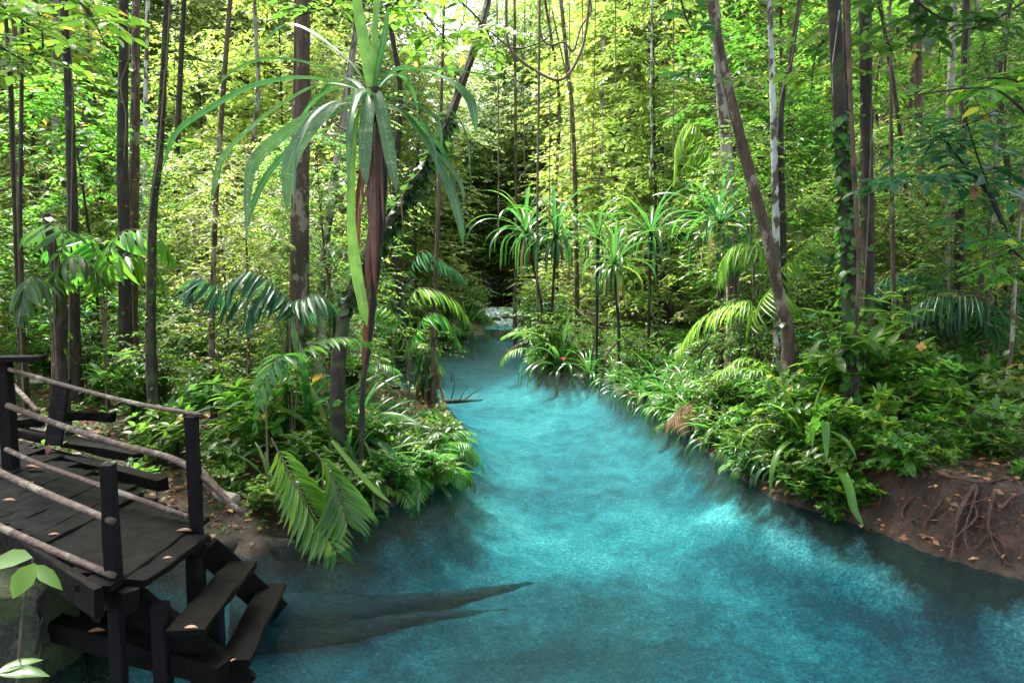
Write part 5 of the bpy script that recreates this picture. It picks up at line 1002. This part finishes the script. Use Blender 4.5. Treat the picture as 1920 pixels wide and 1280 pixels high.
# ------------------------------------------------------------------ ground cover and litter (nobody could count it)
rng = np.random.default_rng(33)
n_ = 90000; X = rng.uniform(-11, 12, n_); Y = 3.2 + 19 * rng.uniform(0, 1, n_) ** 1.1; d = sdist(X, Y)
dens = np.clip(.5 + .6 * wav(X, Y, 1.1, 12), .02, 1) * np.where((X > 2.2) & (Y < 7.6), .18, 1) * np.where((X < -1.2) & (Y < 6.5), .5, 1)
k = (d > .1) & (rng.uniform(0, 1, n_) < dens * .33); X, Y = X[k], Y[k]; Z = hz(X, Y)
g = Geo()
for j in range(4):
    a = rng.uniform(0, 6.28, len(X)); h = rng.uniform(.02, .16, len(X)) * np.clip(Y / 9, .6, 1.5); Ls = rng.uniform(.04, .12, len(X)) * np.clip(Y / 9, .7, 1.4)
    leaves(g, np.stack([X + rng.normal(0, .03, len(X)), Y + rng.normal(0, .03, len(X)), Z + h], 1), np.stack([np.cos(a), np.sin(a), rng.normal(.1, .4, len(X))], 1), np.array([0, 0, 1.]) + rng.normal(0, .25, (len(X), 3)), Ls, Ls * .45)
o = obj('undergrowth', g.mesh('undergrowth', M['leaf_mid'])); o['label'] = 'low leafy ground cover on both banks'; o['category'] = 'ground cover'; o['kind'] = 'stuff'
n_ = 30000; X = rng.uniform(-7, 8, n_); Y = 3.2 + 10 * rng.uniform(0, 1, n_); d = sdist(X, Y); k = d > .03; X, Y = X[k], Y[k]; a = rng.uniform(0, 6.28, len(X)); Ls = rng.uniform(.03, .1, len(X))
g = Geo(); leaves(g, np.stack([X, Y, hz(X, Y) + rng.uniform(.004, .045, len(X))], 1), np.stack([np.cos(a), np.sin(a), rng.normal(0, .2, len(X))], 1), np.array([0, 0, 1.]) + rng.normal(0, .45, (len(X), 3)), Ls, Ls * .5)
o = obj('leaf_litter', g.mesh('leaf_litter', M['dead'])); o['label'] = 'brown dead leaves scattered over the forest floor'; o['category'] = 'leaf litter'; o['kind'] = 'stuff'
g = Geo()
for i_ in range(420):
    x, y = rng.uniform(-5, 7), rng.uniform(3.5, 10)
    if sdist([x], [y])[0] < .05: continue
    a = rng.uniform(0, 6.28); Ls = rng.uniform(.1, .5); z0 = hh(x, y); x1, y1 = x + math.cos(a) * Ls, y + math.sin(a) * Ls
    tube(g, [[x, y, z0 + .01], [(x + x1) / 2, (y + y1) / 2, (z0 + hh(x1, y1)) / 2 + .03], [x1, y1, hh(x1, y1) + .01]], [rng.uniform(.003, .009), .002], 4, 6, cap=False)
o = obj('fallen_twigs', g.mesh('fallen_twigs', M['root'])); o['label'] = 'thin fallen twigs and rootlets on the banks'; o['category'] = 'twigs'; o['kind'] = 'stuff'

# ------------------------------------------------------------------ the forest behind: every tree a thing, meshes shared
TV = {
 'u1': make_tree(401, 4.2, .4, 1.3, 52, 11, .115, .46, 'bark_dark', 'leaf_bright', .022, 9, .42, 'oval', tw=True),
 'u2': make_tree(402, 5.0, .5, 1.4, 56, 11, .10, .44, 'bark_brown', 'leaf_mid', .024, 10, .42, 'oval', tw=True),
 'u3': make_tree(403, 3.2, .2, 1.25, 46, 11, .13, .46, 'bark_dark', 'leaf_mid', .022, 8, .42, 'flat', tw=True),
 'u4': make_tree(404, 3.6, .3, 1.3, 46, 11, .085, .46, 'bark_brown', 'leaf_pale', .022, 11, .4, 'col', tw=True),
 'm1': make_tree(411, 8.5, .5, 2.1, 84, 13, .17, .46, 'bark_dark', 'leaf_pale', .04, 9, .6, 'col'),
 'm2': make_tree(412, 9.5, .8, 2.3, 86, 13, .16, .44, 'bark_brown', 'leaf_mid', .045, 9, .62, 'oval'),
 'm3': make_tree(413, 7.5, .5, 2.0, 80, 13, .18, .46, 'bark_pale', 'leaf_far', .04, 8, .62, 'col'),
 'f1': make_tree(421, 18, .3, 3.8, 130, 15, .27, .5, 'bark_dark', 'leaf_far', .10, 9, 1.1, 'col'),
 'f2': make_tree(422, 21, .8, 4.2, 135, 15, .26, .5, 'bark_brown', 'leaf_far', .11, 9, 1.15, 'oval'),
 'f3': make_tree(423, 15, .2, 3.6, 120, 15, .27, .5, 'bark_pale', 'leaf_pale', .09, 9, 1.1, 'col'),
}
TD = {'u1': 'slender bright leafy tree', 'u2': 'slender green leafy tree', 'u3': 'spreading dark-green small tree', 'u4': 'small-leaved bright tree', 'm1': 'tall bright leafy tree', 'm2': 'tall mid-green tree', 'm3': 'tall pale-leaved tree', 'f1': 'distant pale-green tree', 'f2': 'distant tall light tree', 'f3': 'distant bright green tree'}
def forest(kinds, y0, y1, step, xk, smin, smax, clear, zone, grp):
    y = y0; c = 0
    while y < y1:
        half = y * .80 + 1.5; n_ = max(2, int(2 * half / step))
        for i in range(n_):
            x = -half + 2 * half * (i + rnd(.05, .95)) / n_; yy = y + rnd(-.5, .5) * step
            if sdist([x], [yy])[0] < clear: continue
            px, _ = proj((x, yy, 1))
            if yy < 31 and 915 < px < 990: continue
            if yy < 16 and 840 < px < 1050: continue
            if yy < 15.5 and 1060 < px < 1400: continue
            if yy > 54 and abs(x + 2.5) < 5: continue
            s = rnd(smin, smax); kd = kinds[int(rnd(0, len(kinds)))]
            spawn('tree', TV[kd], (x, yy, hh(x, yy)), rnd(0, 6.28), s, f"{SIZE(s)} {TD[kd]} {where((x, yy, 1))}, {zone}", 'tree', grp); c += 1
        y += step * .9
    return c
c1 = forest(['u1', 'u2', 'u3', 'u4', 'u4'], 9.2, 15, 1.9, 0, .75, 1.15, 1.1, 'behind the bank', 'small trees behind the banks')
c2 = forest(['m1', 'm2', 'm3', 'u1', 'u4', 'm1'], 15, 26, 3.0, 0, .8, 1.2, 1.3, 'halfway back', 'middle-distance forest trees')
c3 = forest(['f1', 'f2', 'f3'], 27, 58, 5.4, 0, .9, 1.35, 1.0, 'far back', 'far forest trees')
for k_ in range(34):
    x, yy = -7 + 11.5 * ((k_ * .618) % 1), 44 + 6 * rnd(0, 1); kd = ['m3', 'u4', 'u1', 'm3'][k_ % 4]; s = rnd(1.2, 1.9) if kd != 'm3' else rnd(.9, 1.7)
    spawn('tree', TV[kd], (x, yy, hh(x, yy)), rnd(0, 6.28), s, f"{['wide', 'bushy', 'narrow', 'pale'][k_ % 4]} low-branching tree {where((x, yy, 0))}, behind the rapids", 'tree', 'trees behind the rapids')
for k_ in range(150):
    # plants crowding both shores further upstream
    side = k_ % 2; yy = 8.5 + 26 * (k_ / 150) ** 1.15; xx = np.linspace(-9, 8, 341); dd = sdist(xx, np.full(341, yy)); tgt = rnd(.15, 1.3)
    mid = .5 * (xx[dd < 0].min() + xx[dd < 0].max()) if (dd < 0).any() else 0
    m_ = (xx < mid) if side == 0 else (xx > mid); x = xx[m_][np.argmin(abs(dd[m_] - tgt))]
    px, _ = proj((x, yy, 0))
    if 835 < px < 1015 and yy < 31: continue
    if side == 0 and 680 < px < 850 and 8 < yy < 17: continue
    kd = ['fine', 'fine_mid', 'low_dark', 'palmlet', 'fine', 'fern', 'fine_mid', 'layer_bright'][int(rnd(0, 8))]
    if side and 1050 < px < 1400: kd = ['low_dark', 'fine', 'fern', 'low', 'low_dark'][int(rnd(0, 5))]
    s = rnd(.7, 1.15) * (1 + max(0, yy - 12) * .03) * (.7 if side and 1050 < px < 1400 else 1)
    c = CATS.get(kd, 'shrub'); nm = {'seedling': 'seedling', 'sapling': 'sapling', 'fern': 'fern', 'palm': 'young_palm', 'shrub': 'shrub'}[c]
    spawn(nm, SH[kd], (x, yy, hh(x, yy)), rnd(0, 6.28), s, f"{SIZE(s)} {DESC[kd]} {where((x, yy, 0))}, {'left' if side == 0 else 'right'} shore", c, f'{c}s on the banks')
# labels that still coincide: tell them apart by their order in the photo
seen = {}
for o in list(SC.objects):
    if o.parent is None and o.get('label'): seen.setdefault(o['label'], []).append(o)
for lab, os_ in seen.items():
    if len(os_) < 2: continue
    os_.sort(key=lambda o: proj(o.location)[0]); n_ = len(os_)
    for i, o in enumerate(os_):
        w_ = ['left', 'right'] if n_ == 2 else ['left', 'middle', 'right'] if n_ == 3 else ['leftmost', 'second', 'third', 'fourth', 'fifth', 'sixth', 'seventh', 'eighth', 'ninth', 'tenth', 'eleventh', 'twelfth'][:n_]
        if i < len(w_): o['label'] = f"{lab}, the {w_[i]} one"
for o in SC.objects:
    if len(o.get('label', '').split()) > 16: print('LONG', o['label'])
print('forest', c1, c2, c3, 'objects', len(SC.objects))
